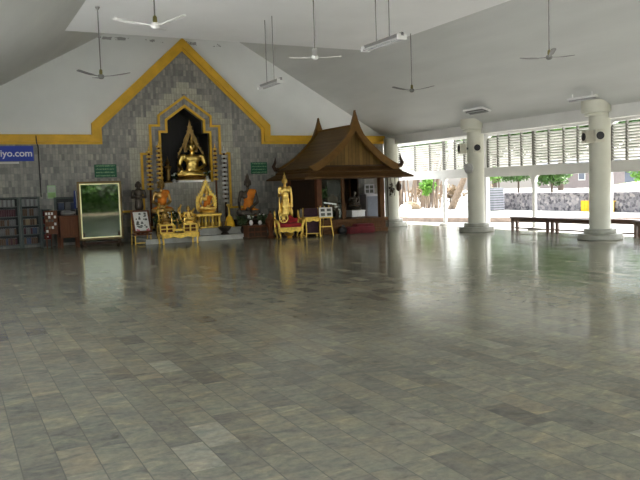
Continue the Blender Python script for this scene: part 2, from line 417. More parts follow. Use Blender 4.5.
# ochre moulding along the stepped gable
out = [(-1.8, 3.24), (3.88, 3.24), (3.88, 3.58), (6.745, 6.24), (9.61, 3.58), (9.61, 3.24), (14.07, 3.24)]
mid = [(-1.8, 3.04), (4.09, 3.04), (4.09, 3.49), (6.745, 5.95), (9.40, 3.49), (9.40, 3.04), (14.07, 3.04)]
inn = [(-1.8, 2.96), (4.17, 2.96), (4.17, 3.45), (6.745, 5.85), (9.32, 3.45), (9.32, 2.96), (14.07, 2.96)]
g = MB().ribbon(out, mid, YW - .13, YW + .05); g.ribbon(mid, inn, YW - .05, YW + .05)
struct(g.build('trim_2', 'goldtrim'))
def offs(x): return 13.49 - x
fr = [(8.2, .95), (8.2, 2.70), (7.9, 2.70), (7.9, 3.57), (7.62, 3.57), (7.62, 3.86), (6.745, 4.48)]
fi = [(8.13, .88), (8.13, 2.63), (7.83, 2.63), (7.83, 3.50), (7.55, 3.50), (7.55, 3.825), (6.745, 4.395)]
L = lambda P: [(offs(x), z) for x, z in P]
g = MB().ribbon(fr, fi, YW - .05, YW + .02); g.ribbon(L(fr), L(fi), YW - .05, YW + .02)
g.box(8.13, 9.0, YW - .04, YW + .02, .88, .95); g.box(offs(9.0), offs(8.13), YW - .04, YW + .02, .88, .95)
struct(g.build('trim_3', 'goldtrim'))
ho = [(5.88, 1.76), (5.88, 3.38), (6.10, 3.38), (6.10, 3.73), (6.75, 4.20), (7.40, 3.73), (7.40, 3.38), (7.59, 3.38), (7.59, 1.76)]
struct(MB().ribbon(ho, hole, YW - .05, YW + .1).build('trim_4', 'goldtrim'))
# ceiling: two sloping boards, a flat panel across the ridge
zr = lambda x: 6.25 - .558 * (x - 8.7)
zl = lambda x: 6.16 + .558 * (x - 4.27)
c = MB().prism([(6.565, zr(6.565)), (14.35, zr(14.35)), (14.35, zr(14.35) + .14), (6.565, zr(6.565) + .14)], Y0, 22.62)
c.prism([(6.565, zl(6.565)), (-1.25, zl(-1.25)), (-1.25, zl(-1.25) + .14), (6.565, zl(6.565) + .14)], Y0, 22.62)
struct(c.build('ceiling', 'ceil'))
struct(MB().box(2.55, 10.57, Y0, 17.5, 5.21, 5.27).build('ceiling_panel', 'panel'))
v_o = [(-1.4, 3.2), (6.565, 7.50), (14.4, 3.2)]; v_i = [(-1.4, 2.95), (6.565, 7.2), (14.4, 2.95)]
struct(MB().ribbon(v_o, v_i, Y0 - .12, Y0).build('trim_9', 'beam'))
struct(MB().box(14.15, 14.42, Y0, 22.6, 2.91, 3.34).build('trim_5', 'beam'))
struct(MB().box(14.4, 16.35, Y0, 28, 3.34, 3.42).build('ceiling_eave', 'beam'))
struct(MB().box(15.92, 16.08, -2, 28, 1.64, 1.95).build('trim_6', 'beam'))
w = MB().box(-1.5, -1.1, Y0, 22.6, 2.91, 3.34); w.box(-1.5, -1.3, 17, 22.6, 0, 3)
for y in (-5, 0, 5, 10, 15): w.box(-1.5, -1.1, y, y + .4, 0, 3)
struct(w.build('wall_left', 'white'))

# louvre bays between the white posts outside the columns
mains = [27.6, 25.1, 19.06, 14.0, 9.0, 4.2]
divs = {1: [24.3, 23.19, 22.22, 21.37, 20.73, 20.2, 19.65], 2: [18.47, 17.93, 17.38, 16.84, 16.22, 15.63, 15.1, 14.55], 3: [13.42, 12.85, 12.3, 11.7, 11.1, 10.5, 9.9, 9.45], 4: [8.4, 7.8, 7.2, 6.6, 6.0, 5.4, 4.8], 0: [26.7, 25.9]}
thick = {21.37, 16.84, 12.3, 6.6}
for i in range(5):
    a, b = mains[i + 1], mains[i]                     # a < b
    bm_ = MB()
    bm_.box(15.93, 16.07, a, b, 2.985, 3.34); bm_.box(15.93, 16.07, a - .065, a + .065, -.06, 3.2)
    if i == 0: bm_.box(15.93, 16.07, b - .065, b + .065, -.06, 3.2)
    for sgn, yy in ((1, a + .06), (-1, b - .06)):     # rounded upper corners
        R = .26; arc = [(yy + sgn * (R - R * math.cos(q * PI / 16)), 2.995 - R + R * math.sin(q * PI / 16)) for q in range(9)]
        bm_.prism([(yy - sgn * .01, 3.005)] + arc[::1], 15.935, 16.065, 'yz')
    o = struct(bm_.build('window_%d' % (i + 1), 'framewhite', smooth=True))
    d = divs[i]; fm = MB()
    edges = sorted([a + .07, b - .07] + d)
    for y in d:
        t_ = .05 if y in thick else .018
        fm.box(15.96, 16.04, y - t_, y + t_, 1.95, 3.0)
    for y in (a + .1, b - .1): fm.box(15.96, 16.04, y - .03, y + .03, 1.95, 2.9)
    fm.build('louver_divider', 'frame', o)
    for j in range(len(edges) - 1):
        p, q = edges[j] + .02, edges[j + 1] - .02
        sl = MB()
        for k in range(12):
            z = 2.01 + k * .08
            T = Matrix.Translation((16, 0, z)) @ Matrix.Rotation(math.radians(33), 4, 'Y')
            sl.box(-.046, .046, p, q, -.006, .006, T)
        sl.build('louver_slats', 'louver', o)

# outdoors: ground, kerb, rubble wall
edge = [(15.3, 60), (16.1, 29), (16.75, 25.5), (17.4, 23.1), (19.5, 19.3), (23.2, 13), (30, 2), (36, -8)]
struct(MB().box(-70, 100, -70, 110, -.3, -.06).build('ground', 'ground'))
struct(MB().prism([(15.2, -8), (15.2, 60)] + edge, -.0599, -.055, 'xy').build('ground_path', 'path'))
struct(MB().prism(edge + [(36, -8), (90, -8), (90, 100), (15.3, 100)][1:], -.059, .10, 'xy').build('ground_terrace', 'path'))
kb = MB()
for (x0, y0), (x1, y1) in zip(edge[:-1], edge[1:]):
    kb.prism([(x0, y0), (x1, y1), (x1 - .12, y1 - .1), (x0 - .12, y0 - .1)], -.06, .125, 'xy')
struct(kb.build('trim_7', 'curb'))
rw = MB().box(24, 24.5, 2, 29.6, .1, .80)
rw.box(23.95, 24.55, 2, 29.6, .80, .90)
tag(rw.build('rubble_wall', 'rubble'), 'low grey rubble stone wall beyond the benches outside', 'wall')
struct(MB().prism([(24.5, -8), (24.5, 29.6), (27, 31), (60, 31), (60, -8)], .1, .84, 'xy').build('ground_upper', 'path'))

# ------------------------------------------------------------------ columns, posts, speakers
def column(y, label, capital=True):
    t = thing('column', label, 'column', (14.12, y, 0), 0, None)
    MB().lathe([(.25, .24), (.25, 3.12)], n=40).build('shaft', 'column', t, True)
    if capital: MB().lathe([(.255, 2.99), (.285, 3.0), (.285, 3.05), (.35, 3.07), (.36, 3.11), (.36, 3.36), (.2, 3.37)], (-.06, .035, 0), 40).build('capital', 'column', t, True)
    MB().lathe([(.515, 0), (.525, .01), (.525, .13), (.515, .145), (.3, .145)], n=48).build('pedestal', 'pedestal', t, True)
    MB().lathe([(.37, .14), (.375, .15), (.375, .245), (.365, .26), (.2, .262)], n=48).build('plinth', 'pedestal', t, True)
    return t
column(12.64, 'tall round cream column nearest the viewer, with dark benches on both sides of its base')
column(17.31, 'round cream column with a grey disc below its two speakers')
column(21.98, 'far round cream column beside the pavilion at the end of the marble wall', False)
def post(y, label):
    t = thing('veranda_post', label, 'post', (16, y, -.06))
    b = MB().tube([(0, 0, .05), (0, 0, 1.5)], .07, 16)
    for s in (1, -1):
        R = .2; b.prism([(s * .05, 1.71)] + [(s * (.06 + R - R * math.cos(k * PI / 12)), 1.71 - R + R * math.sin(k * PI / 12)) for k in range(7)], -.06, .06, 'yz')
    b.box(-.065, .065, -.07, .07, 1.48, 1.7)
    b.build('shaft', 'beam', t, True)
    MB().lathe([(.22, 0), (.22, .05), (.17, .09), (.08, .11)], n=24).build('base', 'frame', t, True)
post(21.37, 'slim white veranda post left of the column that carries the grey disc')
post(16.84, 'slim white veranda post behind the long dark bench')
post(12.3, 'slim white veranda post outside beyond the right edge of the picture')

def speaker(loc, rz, label):
    t = thing('loudspeaker', label, 'speaker', loc, rz)
    MB().prism([(-.105, -.12), (.105, -.12), (.08, .10), (-.08, .10)], -.15, .15, 'xy').build('housing', 'speaker', t, bevel=.015)
    R = Matrix.Rotation(PI / 2, 4, 'X')
    MB().lathe([(.093, .0), (.093, .012), (.06, .014), (.04, .004), (.02, .008)], (0, -.119, 0), 20, R).build('cone', 'black', t, True)
    MB().box(-.02, .02, .10, .22, -.03, .03).build('bracket', 'steel', t)
spz = 2.49
for cy, who in ((12.64, 'the nearest column'), (17.31, 'the column with the grey disc')):
    dx, dy = (.07, -.05) if cy < 14 else (0, 0)
    speaker((14.12 - .40 + dx, cy + .10 + dy, spz), math.radians(-108), 'left one of two cream loudspeakers on ' + who)
    speaker((14.12 - .26 - dx * 1.6, cy - .37 - dy * 1.5, spz), math.radians(-28), 'right one of two cream loudspeakers on ' + who)
R = Matrix.Rotation(-PI / 2, 4, 'Y')
d = thing('wall_fan', 'grey round caged fan on the column below the two speakers', 'fan', (14.12 - .25, 17.28, 1.90), math.radians(14))
MB().lathe([(.155, 0), (.16, .04), (.12, .07), (.04, .08)], (-.02, 0, 0), 24, R).build('cage', mat('fan_cage_grey', (.42, .42, .40), .5), d, True)
MB().tube([(-.03, 0, 0), (.05, 0, 0)], .05, 10).build('bracket', 'steel', d)

# ------------------------------------------------------------------ benches
def bench(name_loc, rz, ln, label, h=.42, m='bench', dp=.26):
    t = thing('bench', label, 'bench', name_loc, rz)
    MB().box(-dp / 2, dp / 2, -ln / 2, ln / 2, h - .045, h).build('seat', m, t, bevel=.006)
    b = MB(); b.box(-dp / 2 + .03, -dp / 2 + .055, -ln / 2 + .05, ln / 2 - .05, h - .13, h - .045); b.box(dp / 2 - .055, dp / 2 - .03, -ln / 2 + .05, ln / 2 - .05, h - .13, h - .045)
    b.build('apron', m, t)
    for sx in (-1, 1):
        for sy in (-1, 1):
            x, y = sx * (dp / 2 - .04), sy * (ln / 2 - .08)
            MB().box(x - .035, x + .035, y - .035, y + .035, 0, h - .045).build('leg', m, t, bevel=.005)
    MB().box(-.02, .02, -ln / 2 + .08, ln / 2 - .08, .07, .11).build('stretcher', m, t)
    return t
bench((14.98, 15.88, 0), 0, 1.58, 'long dark wooden bench left of the nearest column, the farther one of the two')
bench((14.98, 14.2, 0), 0, 1.74, 'long dark wooden bench touching the left side of the nearest column')
bench((15.0, 11.45, 0), 0, 1.75, 'dark wooden bench to the right of the nearest column', m='bench')
bench((15.7, 13.5, -.06), 0, 1.7, 'dark wooden bench outside on the path behind the nearest column', h=.46)

# ------------------------------------------------------------------ fans and hanging lamps
def fan(x, y, z, top, rot, label, white=False):
    t = thing('ceiling_fan', label, 'ceiling fan', (x, y, z), rot)
    MB().tube([(0, 0, .1), (0, 0, top - z)], .012, 8).build('rod', 'pole', t, True)
    MB().lathe([(.016, .14), (.03, .12), (.034, .06), (.025, .03)], n=16).build('coupling', 'brass', t, True)
    MB().lathe([(.02, .04), (.05, .035), (.065, .01), (.06, -.025), (.035, -.05), (.01, -.055)], n=20).build('motor', 'fanwhite' if white else 'pole', t, True)
    MB().lathe([(.015, top - z - .06), (.045, top - z - .02), (.05, top - z + .01)], n=12).build('ceiling_cup', 'pole', t, True)
    for k in range(3):
        a = k * 2 * PI / 3; b = MB(); T = Matrix.Rotation(a, 4, 'Z') @ Matrix.Rotation(math.radians(5), 4, 'X')
        pts = [(.05, .018), (.16, .022), (.20, .05), (.34, .055), (.46, .06), (.485, .035), (.485, -.035), (.46, -.06), (.34, -.055), (.20, -.05), (.16, -.022), (.05, -.018)]
        b.prism([(x * 1.22, y * .85) for x, y in pts], -.005, .005, 'xy')
        for v in b.bm.verts: v.co.z += .10 * v.co.x ** 2 * 1.6; v.co = T @ v.co
        b.build('blade', 'fanwhite' if white else 'fanblade', t)
    return t
fan(2.86, 15.1, 3.84, 5.21, math.radians(-27), 'grey ceiling fan on a rod left of the golden gable')
fan(2.84, 10.7, 3.93, 5.21, math.radians(60), 'white ceiling fan hanging above the peak of the golden gable', True)
fan(6.55, 12.85, 4.03, 5.21, math.radians(3), 'pale ceiling fan in the middle, right of the hanging lamp before the white wall', True)
fan(10.43, 15.2, 3.82, zr(10.43), math.radians(64), 'dark ceiling fan right of the pavilion roof peak')
fan(10.46, 10.58, 3.85, 5.21, math.radians(-6), 'dark ceiling fan farthest right, above the louvred wall')
fan(6.5, 8.1, 4.07, 5.21, math.radians(40), 'ceiling fan cut by the top edge of the picture', True)
def lamp(x, y, z, label, top=5.21, ln=1.15):
    t = thing('hanging_lamp', label, 'hanging lamp', (x, y, z))
    MB().prism([(-.03, 0), (.03, 0), (.02, .055), (-.02, .055)], -ln / 2, ln / 2, 'xz').build('housing', 'housing', t)
    for s in (-.055, .055):
        MB().tube([(s, -ln / 2 + .04, -.03), (s, ln / 2 - .04, -.03)], .018, 10).build('tube', 'tube', t, True)
    for e in (-1, 1): MB().box(-.08, .08, e * (ln / 2 - .02) - .02, e * (ln / 2 - .02) + .02, -.055, .03).build('tube_holder', 'fanwhite', t)
    for e in (-.2, .2): MB().tube([(0, e, .05), (0, e, top - z)], .009, 6).build('rod', 'pole', t, True)
lamp(6.45, 14.85, 3.79, 'twin-rod hanging strip lamp in front of the white gable wall')
lamp(6.45, 10.2, 3.81, 'twin-rod hanging strip lamp nearest the viewer, top centre')
def batten(x, y, label, tilt=1.0, w=.16):
    t = thing('ceiling_lamp', label, 'ceiling lamp', (x, y, zr(x) - .0), 0)
    t.rotation_euler = (0, math.atan(.558) * tilt, 0); t.location.z -= .09 * (1 - tilt)
    if tilt < 1:
        for e in (-.3, .3): MB().tube([(0, e, 0), (0, e, .14)], .012, 6).build('stem', 'fanwhite', t)
    MB().box(-w, w, -.43, .43, -.05, -.0).build('housing', 'fanwhite', t)
    MB().box(-w * .75, w * .75, -.40, .40, -.056, -.05).build('louvre', 'housing', t)
    for s in (-w * .45, w * .45): MB().tube([(s, -.38, -.075), (s, .38, -.075)], .016, 8).build('tube', 'tube', t, True)
batten(13.5, 16.45, 'strip lamp on the sloping ceiling above the column with the grey disc', .55)
batten(13.58, 12.68, 'strip lamp on the sloping ceiling above the nearest column', .0, .055)

# ------------------------------------------------------------------ statues
def head_prims(z, s=1.0, spike=.17):
    p = [('e', (0, .02, z), (.112 * s, .128 * s, .155 * s)), ('e', (0, -.02, z - .07 * s), (.085 * s, .09 * s, .09 * s)),
         ('c', (0, -.108 * s, z + .035 * s), (0, -.137 * s, z - .03 * s), .012 * s, .02 * s),
         ('e', (0, -.098 * s, z - .083 * s), (.045 * s, .02 * s, .012 * s)), ('e', (0, -.092 * s, z - .102 * s), (.035 * s, .02 * s, .012 * s)),
         ('e', (-.045 * s, -.098 * s, z + .045 * s), (.04 * s, .018 * s, .012 * s)), ('e', (.045 * s, -.098 * s, z + .045 * s), (.04 * s, .018 * s, .012 * s)),
         ('e', (-.118 * s, .03, z - .03 * s), (.02 * s, .035 * s, .085 * s)), ('e', (.118 * s, .03, z - .03 * s), (.02 * s, .035 * s, .085 * s))]
    if spike:
        p += [('e', (0, .04, z + .15 * s), (.075 * s, .08 * s, .07 * s)), ('c', (0, .04, z + .2 * s), (0, .04, z + (.2 + spike) * s), .038 * s, .012)]
    return p
def hand(c, d, side=1, s=1.0):
    """palm at c, fingers along d"""
    c, d = Vector(c), Vector(d).normalized(); u = Vector((1, 0, 0)) if abs(d.x) < .7 else Vector((0, 0, 1))
    u = (u - d * u.dot(d)).normalized()
    p = [('e', c, (.05 * s, .04 * s, .05 * s))]
    for i, ln in enumerate((.085, .10, .095, .075)):
        a = c + u * (i - 1.5) * .026 * s + d * .03 * s
        p.append(('c', a, a + d * ln * s, .014 * s, .011 * s))
    p.append(('c', c + u * side * .04 * s, c + u * side * .075 * s + d * .06 * s, .015 * s, .012 * s))
    return p
def seated_prims(spike=.17, lap=False):
    p = [('c', (-.14, .06, .15), (-.40, -.16, .115), .13, .10), ('c', (.14, .06, .15), (.40, -.16, .115), .13, .10),
         ('c', (-.40, -.16, .10), (.12, -.30, .085), .088, .06), ('c', (.40, -.17, .10), (-.10, -.27, .155), .088, .055),
         ('e', (-.2, -.27, .175), (.11, .05, .035)), ('e', (.2, -.3, .06), (.11, .05, .04)), ('e', (0, -.1, .1), (.33, .2, .1)),
         ('e', (0, .07, .28), (.21, .15, .24)), ('e', (0, .06, .50), (.195, .135, .2)), ('e', (0, .05, .66), (.265, .145, .17)),
         ('e', (-.25, .06, .745), (.095, .09, .085)), ('e', (.25, .06, .745), (.095, .09, .085)), ('c', (0, .05, .8), (0, .035, .92), .082, .068),
         ('c', (-.30, .06, .735), (-.385, .06, .44), .083, .062), ('c', (.30, .06, .735), (.385, .06, .44), .083, .062),
         ('c', (.385, .06, .44), (.1, -.2, .26), .062, .045)] + hand((.03, -.225, .235), (-1, 0, 0), 1)
    if lap: p += [('c', (-.385, .06, .44), (-.1, -.2, .28), .062, .045)] + hand((-.03, -.225, .265), (1, 0, 0), -1)
    else: p += [('c', (-.385, .06, .44), (-.34, -.21, .27), .062, .045)] + hand((-.335, -.262, .225), (0, -.35, -1), -1)
    return p + head_prims(1.08, 1.13, spike)
def scaled(pr, s, off=(0, 0, 0)):
    o = []
    for p in pr:
        if p[0] == 'e': o.append(('e', tuple(a * s + b for a, b in zip(p[1], off)), tuple(a * s for a in p[2])))
        else: o.append(('c', tuple(a * s + b for a, b in zip(p[1], off)), tuple(a * s + b for a, b in zip(p[2], off)), p[3] * s, p[4] * s))
    return o
ROBE_SEAT = [('e', (0, .06, .3), (.225, .165, .25)), ('e', (.02, .055, .52), (.215, .15, .2)), ('e', (.07, .045, .67), (.235, .155, .155)), ('c', (.1, .0, .79), (.27, .055, .76), .085, .1),
             ('e', (.255, .06, .745), (.105, .1, .095)), ('e', (0, -.1, .11), (.345, .215, .112)), ('c', (-.14, .06, .15), (-.38, -.14, .12), .14, .108), ('c', (.14, .06, .15), (.38, -.14, .12), .14, .108)]
def seated(name, label, cat, loc, rz, s, m, robe=None, spike=.17, base=None, group=None, lap=False, voxel=.016, tall=1.0):
    t = thing(name, label, cat, loc, rz, group)
    bz = 0
    if base:
        bm_, h = base; bz = h
        MB().lathe([(.46 * s, 0), (.52 * s, .12 * h), (.52 * s, .22 * h), (.44 * s, .35 * h), (.42 * s, .6 * h), (.5 * s, .75 * h), (.54 * s, .9 * h), (.5 * s, h)], n=28, mtx=Matrix.Diagonal((1, .78, 1))).build('base', bm_, t, True)
    blob('body', scaled(seated_prims(spike, lap), s, (0, 0, bz)), m, t, voxel * s * 1.1, 3)
    if robe: blob('robe', scaled(ROBE_SEAT, s, (0, 0, bz)), robe, t, voxel * s * 1.1, 4)
    if tall != 1:
        for c_ in t.children: c_.data.transform(Matrix.Diagonal((2 - tall, 1, tall, 1)))
    return t
def ogee(w, h, n=14, sh=.45):
    """right-hand half of a flame arch outline from the foot to the tip"""
    o = []
    for i in range(n + 1):
        q = i / n
        if q < sh: x = w * (1 + .10 * math.sin(q / sh * PI))
        else:
            r = (q - sh) / (1 - sh); x = w * ((1 - r) ** 1.25) * (1 - .25 * math.sin(r * PI))
        o.append((x, q * h))
    return o
def aureole(parent, w, h, th, y, z0, m, inner=.72, teeth=True, name='aureole'):
    O, I = ogee(w, h), [(x * inner, z * (inner + .1)) for x, z in ogee(w, h)]
    b = MB()
    for s in (1, -1):
        b.ribbon([(s * x, z + z0) for x, z in O], [(s * x, z + z0) for x, z in I], y, y + th)
        if teeth:
            for i in range(1, len(O) - 2):
                x, z = O[i]; b.prism([(s * x, z + z0 - .03), (s * (x + (.06 * w + .02) * teeth), z + z0 + .07 * teeth), (s * x * .97, z + z0 + .05)], y + .005, y + th - .005)
    return b.build(name, m, parent)

# marble steps and the niche
struct(MB().box(4.9, 8.5, 20.55, YW, 0, .14).build('floor_step_lower', 'marble'))
struct(MB().box(5.1, 8.7, 21.05, YW, .14, .34).build('floor_step_upper', 'marble'))
tag(MB().box(6.44, 7.50, 22.34, 23.2, 1.76, 1.83).build('plinth_slab', 'slab', bevel=.008), 'white slab under the large golden Buddha in the dark niche', 'slab')
B = seated('buddha_statue', 'large golden seated Buddha in the dark niche of the wall', 'statue', (7.06, 22.80, 1.83), math.radians(-10), .93, 'gold', base=('oldgold', .10), voxel=.014)
for o_ in B.children: o_.data.transform(Matrix.Diagonal((1.19, 1, .97, 1)))
aureole(B, .40, 1.95, .06, .32, .05, 'darkgold', .88, .5)
aureole(B, .21, 1.0, .05, .30, .92, 'darkgold', .55, False, 'inner_arch')
a = thing('attendant_statue', 'dark gold standing attendant figure left of the large Buddha inside the niche', 'statue', (6.30, 23.0, 1.76))
blob('body', scaled([('c', (0, 0, .1), (0, 0, .5), .14, .11), ('e', (0, 0, .65), (.16, .1, .2)), ('c', (-.15, 0, .75), (-.05, -.14, .62), .05, .035), ('c', (.15, 0, .75), (.05, -.14, .62), .05, .035), ('e', (0, -.15, .66), (.04, .04, .07))] + head_prims(.98, .9, .2), .62, (0, 0, .05)), 'oldgold', a, .014, 3)
MB().lathe([(.13, 0), (.14, .03), (.10, .06)], n=16).build('base', 'oldgold', a, True)

# tiered gold ceremonial umbrellas beside the niche
def chatra(loc, z0, z1, n, r, label, m='goldleaf', floor=0):
    t = thing('tiered_umbrella', label, 'tiered umbrella', (loc[0], loc[1], floor))
    MB().tube([(0, 0, 0), (0, 0, z1 - floor + .08)], .034, 10).build('pole', 'redwood' if m != 'silver' else 'darkwood', t, True)
    MB().lathe([(.11, 0), (.11, .03), (.05, .07), (.03, .12)], n=16).build('foot', m, t, True)
    for i in range(n):
        q = i / (n - 1); z = z0 - floor + (z1 - z0) * q; rr = r * (1 - .18 * q); h = (z1 - z0) / n
        MB().lathe([(rr * .9, 0), (rr, .015), (rr * 1.02, h * .5), (rr * .7, h * .62), (.03, h * .64)], (0, 0, z), 18).build('tier', m, t, True)
    MB().lathe([(.03, 0), (.02, .06), (.004, .16)], (0, 0, z1 - floor + .06), 8).build('finial', m, t, True)
chatra((5.47, 22.05), 1.55, 2.66, 9, .10, 'outer left tiered gold umbrella pole beside the niche', floor=.34)
chatra((5.80, 22.12), 1.60, 2.84, 10, .105, 'inner left tiered gold umbrella pole touching the niche', floor=.34)
chatra((7.60, 22.12), 1.80, 2.75, 8, .075, 'inner right tiered gold umbrella pole touching the niche', floor=.34)
chatra((7.80, 21.85), 1.10, 2.64, 12, .095, 'outer right tiered umbrella pole, silvery, right of the niche', 'silver', floor=.34)

# plants and white flowers on the ledge
def potted(name, loc, label, cat, r, n, size, pot='vase', flowers=0, ph=.12, leaf='leafdark', seed=1, petal='whitepetal', up=1.0):
    t = thing(name, label, cat, loc)
    MB().lathe([(.03, 0), (.055, ph * .3), (.06, ph * .6), (.035, ph * .9), (.045, ph)], n=16).build('vase', pot, t, True)
    foliage(t, 'foliage', leaf, (0, 0, ph + r * .8 * up), (r, r * .8, r * up), n, size, seed)
    rnd = random.Random(seed + 50)
    for i in range(flowers):
        a = rnd.uniform(0, 6.28); q = rnd.uniform(.4, 1) * r
        MB().ell((math.cos(a) * q, math.sin(a) * q * .8 - .02, ph + r * up * rnd.uniform(.5, 1.6)), (.028, .028, .024)).build('blossom', petal, t, True)
    return t
potted('flower_vase', (6.36, 22.56, 1.76), 'vase of dark leaves and white flowers at the left knee of the large Buddha', 'vase', .11, 50, .045, flowers=6, seed=3)
potted('flower_vase', (7.42, 22.44, 1.83), 'vase of dark leaves and white flowers at the right end of the niche ledge', 'vase', .11, 50, .045, flowers=4, seed=4)

# seated Buddha with flame arch on the marble step
T = seated('buddha_statue', 'golden seated Buddha in an orange sash under a tall golden flame arch', 'statue', (7.05, 21.45, .78), math.radians(-8), .52, 'gold', robe='orange', base=('gold', .10))
aureole(T, .275, 1.04, .04, .12, .05, 'goldleaf', .70)
t = thing('altar_stand', 'golden footed stand under the Buddha in the orange sash', 'altar stand', (7.02, 21.42, .34))
MB().box(-.40, .40, -.24, .24, .36, .44).build('top', 'goldleaf', t, bevel=.012)
MB().box(-.38, .38, -.22, .22, .0, .05).build('plinth', 'goldleaf', t, bevel=.008)
for x in (-.33, -.11, .11, .33):
    for y in (-.17, .17): MB().lathe([(.05, .05), (.06, .12), (.035, .2), (.045, .3), (.055, .36)], (x, y, 0), 12).build('leg', 'goldleaf', t, True)
# little chedi with a yellow wrap
t = thing('miniature_stupa', 'small yellow bell-shaped stupa right of the golden flame arch', 'stupa', (7.70, 21.3, .34))
MB().lathe([(.16, 0), (.17, .05), (.155, .12), (.125, .2), (.10, .28), (.06, .33)], n=24).build('bell', 'yellow', t, True)
MB().lathe([(.05, .33), (.03, .42), (.045, .45), (.03, .5), (.035, .6), (.075, .66), (.08, .70), (.03, .71)], n=20).build('stem', 'goldleaf', t, True)
t = thing('offering_bowl', 'dark bronze incense bowl on the step below the yellow stupa', 'bowl', (7.36, 20.8, .14))
MB().lathe([(.12, 0), (.13, .03), (.08, .08), (.14, .13), (.20, .2), (.205, .24), (.17, .25), (.14, .2)], n=24).build('bowl', 'bronze', t, True)
for i in range(5):
    a = i * 1.26; MB().tube([(.05 * math.cos(a), .05 * math.sin(a), .2), (.07 * math.cos(a), .07 * math.sin(a), .40)], .006, 5).build('incense_stick', 'redwood', t)
# dark bronze Buddha with saffron robe on a dark pedestal
seated('buddha_statue', 'dark bronze Buddha wearing a saffron robe below the right green sign', 'statue', (8.42, 21.5, .54), math.radians(-24), .88, 'bronze', robe='orange', base=('bronze', .08), spike=.07, tall=1.13)
t = thing('statue_pedestal', 'dark carved pedestal under the bronze Buddha in the saffron robe', 'pedestal', (8.42, 21.5, 0))
MB().box(-.50, .50, -.36, .36, .34, .42).build('foot', 'darkwood', t, bevel=.01); MB().box(-.42, .42, -.3, .3, .42, .47).build('body', 'darkwood', t); MB().box(-.50, .50, -.36, .36, .47, .54).build('top', 'darkwood', t, bevel=.01)

# left of the niche: saffron-robed figure, altar table with its offerings
t = thing('statue_pedestal', 'dark pedestal behind the altar table under the saffron-robed monk figure', 'pedestal', (5.62, 21.35, .34))
MB().box(-.26, .26, -.24, .24, 0, .06).build('foot', 'darkwood', t, bevel=.01); MB().box(-.2, .2, -.2, .2, .06, .42).build('body', 'darkwood', t); MB().box(-.26, .26, -.24, .24, .42, .5).build('top', 'darkwood', t, bevel=.01)
seated('monk_statue', 'seated monk figure with golden face and saffron robe behind the altar table', 'statue', (5.62, 21.35, .84), math.radians(-10), .74, 'oldgold', robe='orange', spike=0, lap=True, tall=1.1)
t = thing('altar_table', 'low golden altar table with openwork gallery left of the marble steps', 'altar table', (5.75, 20.22, 0))
MB().box(-.55, .55, -.26, .26, .26, .31).build('tabletop', 'goldleaf', t, bevel=.01)
ap = MB(); ap.prism([(-.53, .26), (.53, .26), (.53, .2), (.40, .17), (.2, .21), (0, .16), (-.2, .21), (-.40, .17), (-.53, .2)], -.25, -.22); ap.build('apron', 'goldleaf', t)
for sx in (-.5, .5):
    for sy in (-.22, .22): MB().tube([(sx, sy, 0), (sx * .97, sy, .05), (sx, sy, .14), (sx * 1.02, sy, .26)], [.035, .025, .03, .045], 10).build('leg', 'goldleaf', t, True)
for x0, x1 in ((-.55, -.13), (.13, .55)):
    gl = MB(); gl.box(x0, x1, -.1, .24, .52, .56); gl.box(x0, x1, -.1, .24, .31, .34)
    for k in range(3): xx = x0 + (x1 - x0 - .04) * k / 2; gl.box(xx, xx + .04, -.1, -.06, .34, .52); gl.box(xx, xx + .04, .2, .24, .34, .52)
    gl.box(x0 + .04, x1 - .04, -.095, -.075, .42, .445)
    gl.build('gallery', 'goldleaf', t, bevel=.004)
    MB().box(x0 + .03, x1 - .03, 0, .02, .34, .52).build('gallery_back', 'redwood', t)
MB().box(-.13, .13, -.06, .22, .36, .42).build('middle_shelf', 'goldleaf', t, bevel=.005)
seated('buddha_statue', 'small golden Buddha on the right part of the altar table gallery', 'statue', (6.10, 20.3, .56), 0, .29, 'gold', base=('gold', .10), voxel=.02)
seated('buddha_statue', 'tiny golden Buddha on the left part of the altar table gallery', 'statue', (5.43, 20.32, .56), 0, .25, 'oldgold', base=('oldgold', .12), voxel=.022)
seated('monk_statue', 'small orange-robed figure between the altar table and the golden flame arch', 'statue', (6.37, 21.2, .34), 0, .42, 'oldgold', robe='orange', spike=0, base=('goldleaf', .18), voxel=.022, lap=True)
def gold_tree(loc, h, label, seed, m='goldleaf'):
    t = thing('flower_ornament', label, 'ornament', loc); rnd = random.Random(seed)
    MB().lathe([(.06, 0), (.065, .02), (.025, .05), (.05, .10), (.03, .14)], n=14).build('vase', m, t, True)
    b = MB(); 
    for i in range(9):
        a = i * .7; r = .09 * (1 - i / 12); z = .2 + (h - .2) * i / 9
        b.tube([(0, 0, .12), (r * .4 * math.cos(a), r * .4 * math.sin(a), z * .8), (r * math.cos(a), r * math.sin(a), z)], .006, 5)
    b.build('stem', m, t)
    for i in range(9):
        a = i * .7; r = .09 * (1 - i / 12); z = .2 + (h - .2) * i / 9
        MB().lathe([(.006, -.02), (.03, .01), (.02, .03), (.004, .045)], (r * math.cos(a), r * math.sin(a), z), 8).build('bud', m, t, True)
gold_tree((5.25, 20.36, .56), .62, 'golden flower tree at the left end of the altar table', 1)
gold_tree((5.88, 20.38, .56), .55, 'pale golden flower tree right of the altar table centre', 2, 'gold')
gold_tree((6.27, 20.40, .56), .42, 'short golden flower tree at the right end of the altar table', 3)
for x, y, lab, sd in ((5.67, 20.32, 'vase of dark leaves in the middle of the altar table', 5), (5.83, 20.30, 'vase of dark leaves just right of the altar table middle', 6)):
    potted('flower_vase', (x, y, .42), lab, 'vase', .085, 60, .045, pot='goldleaf', flowers=3, seed=sd, petal='goldleaf')
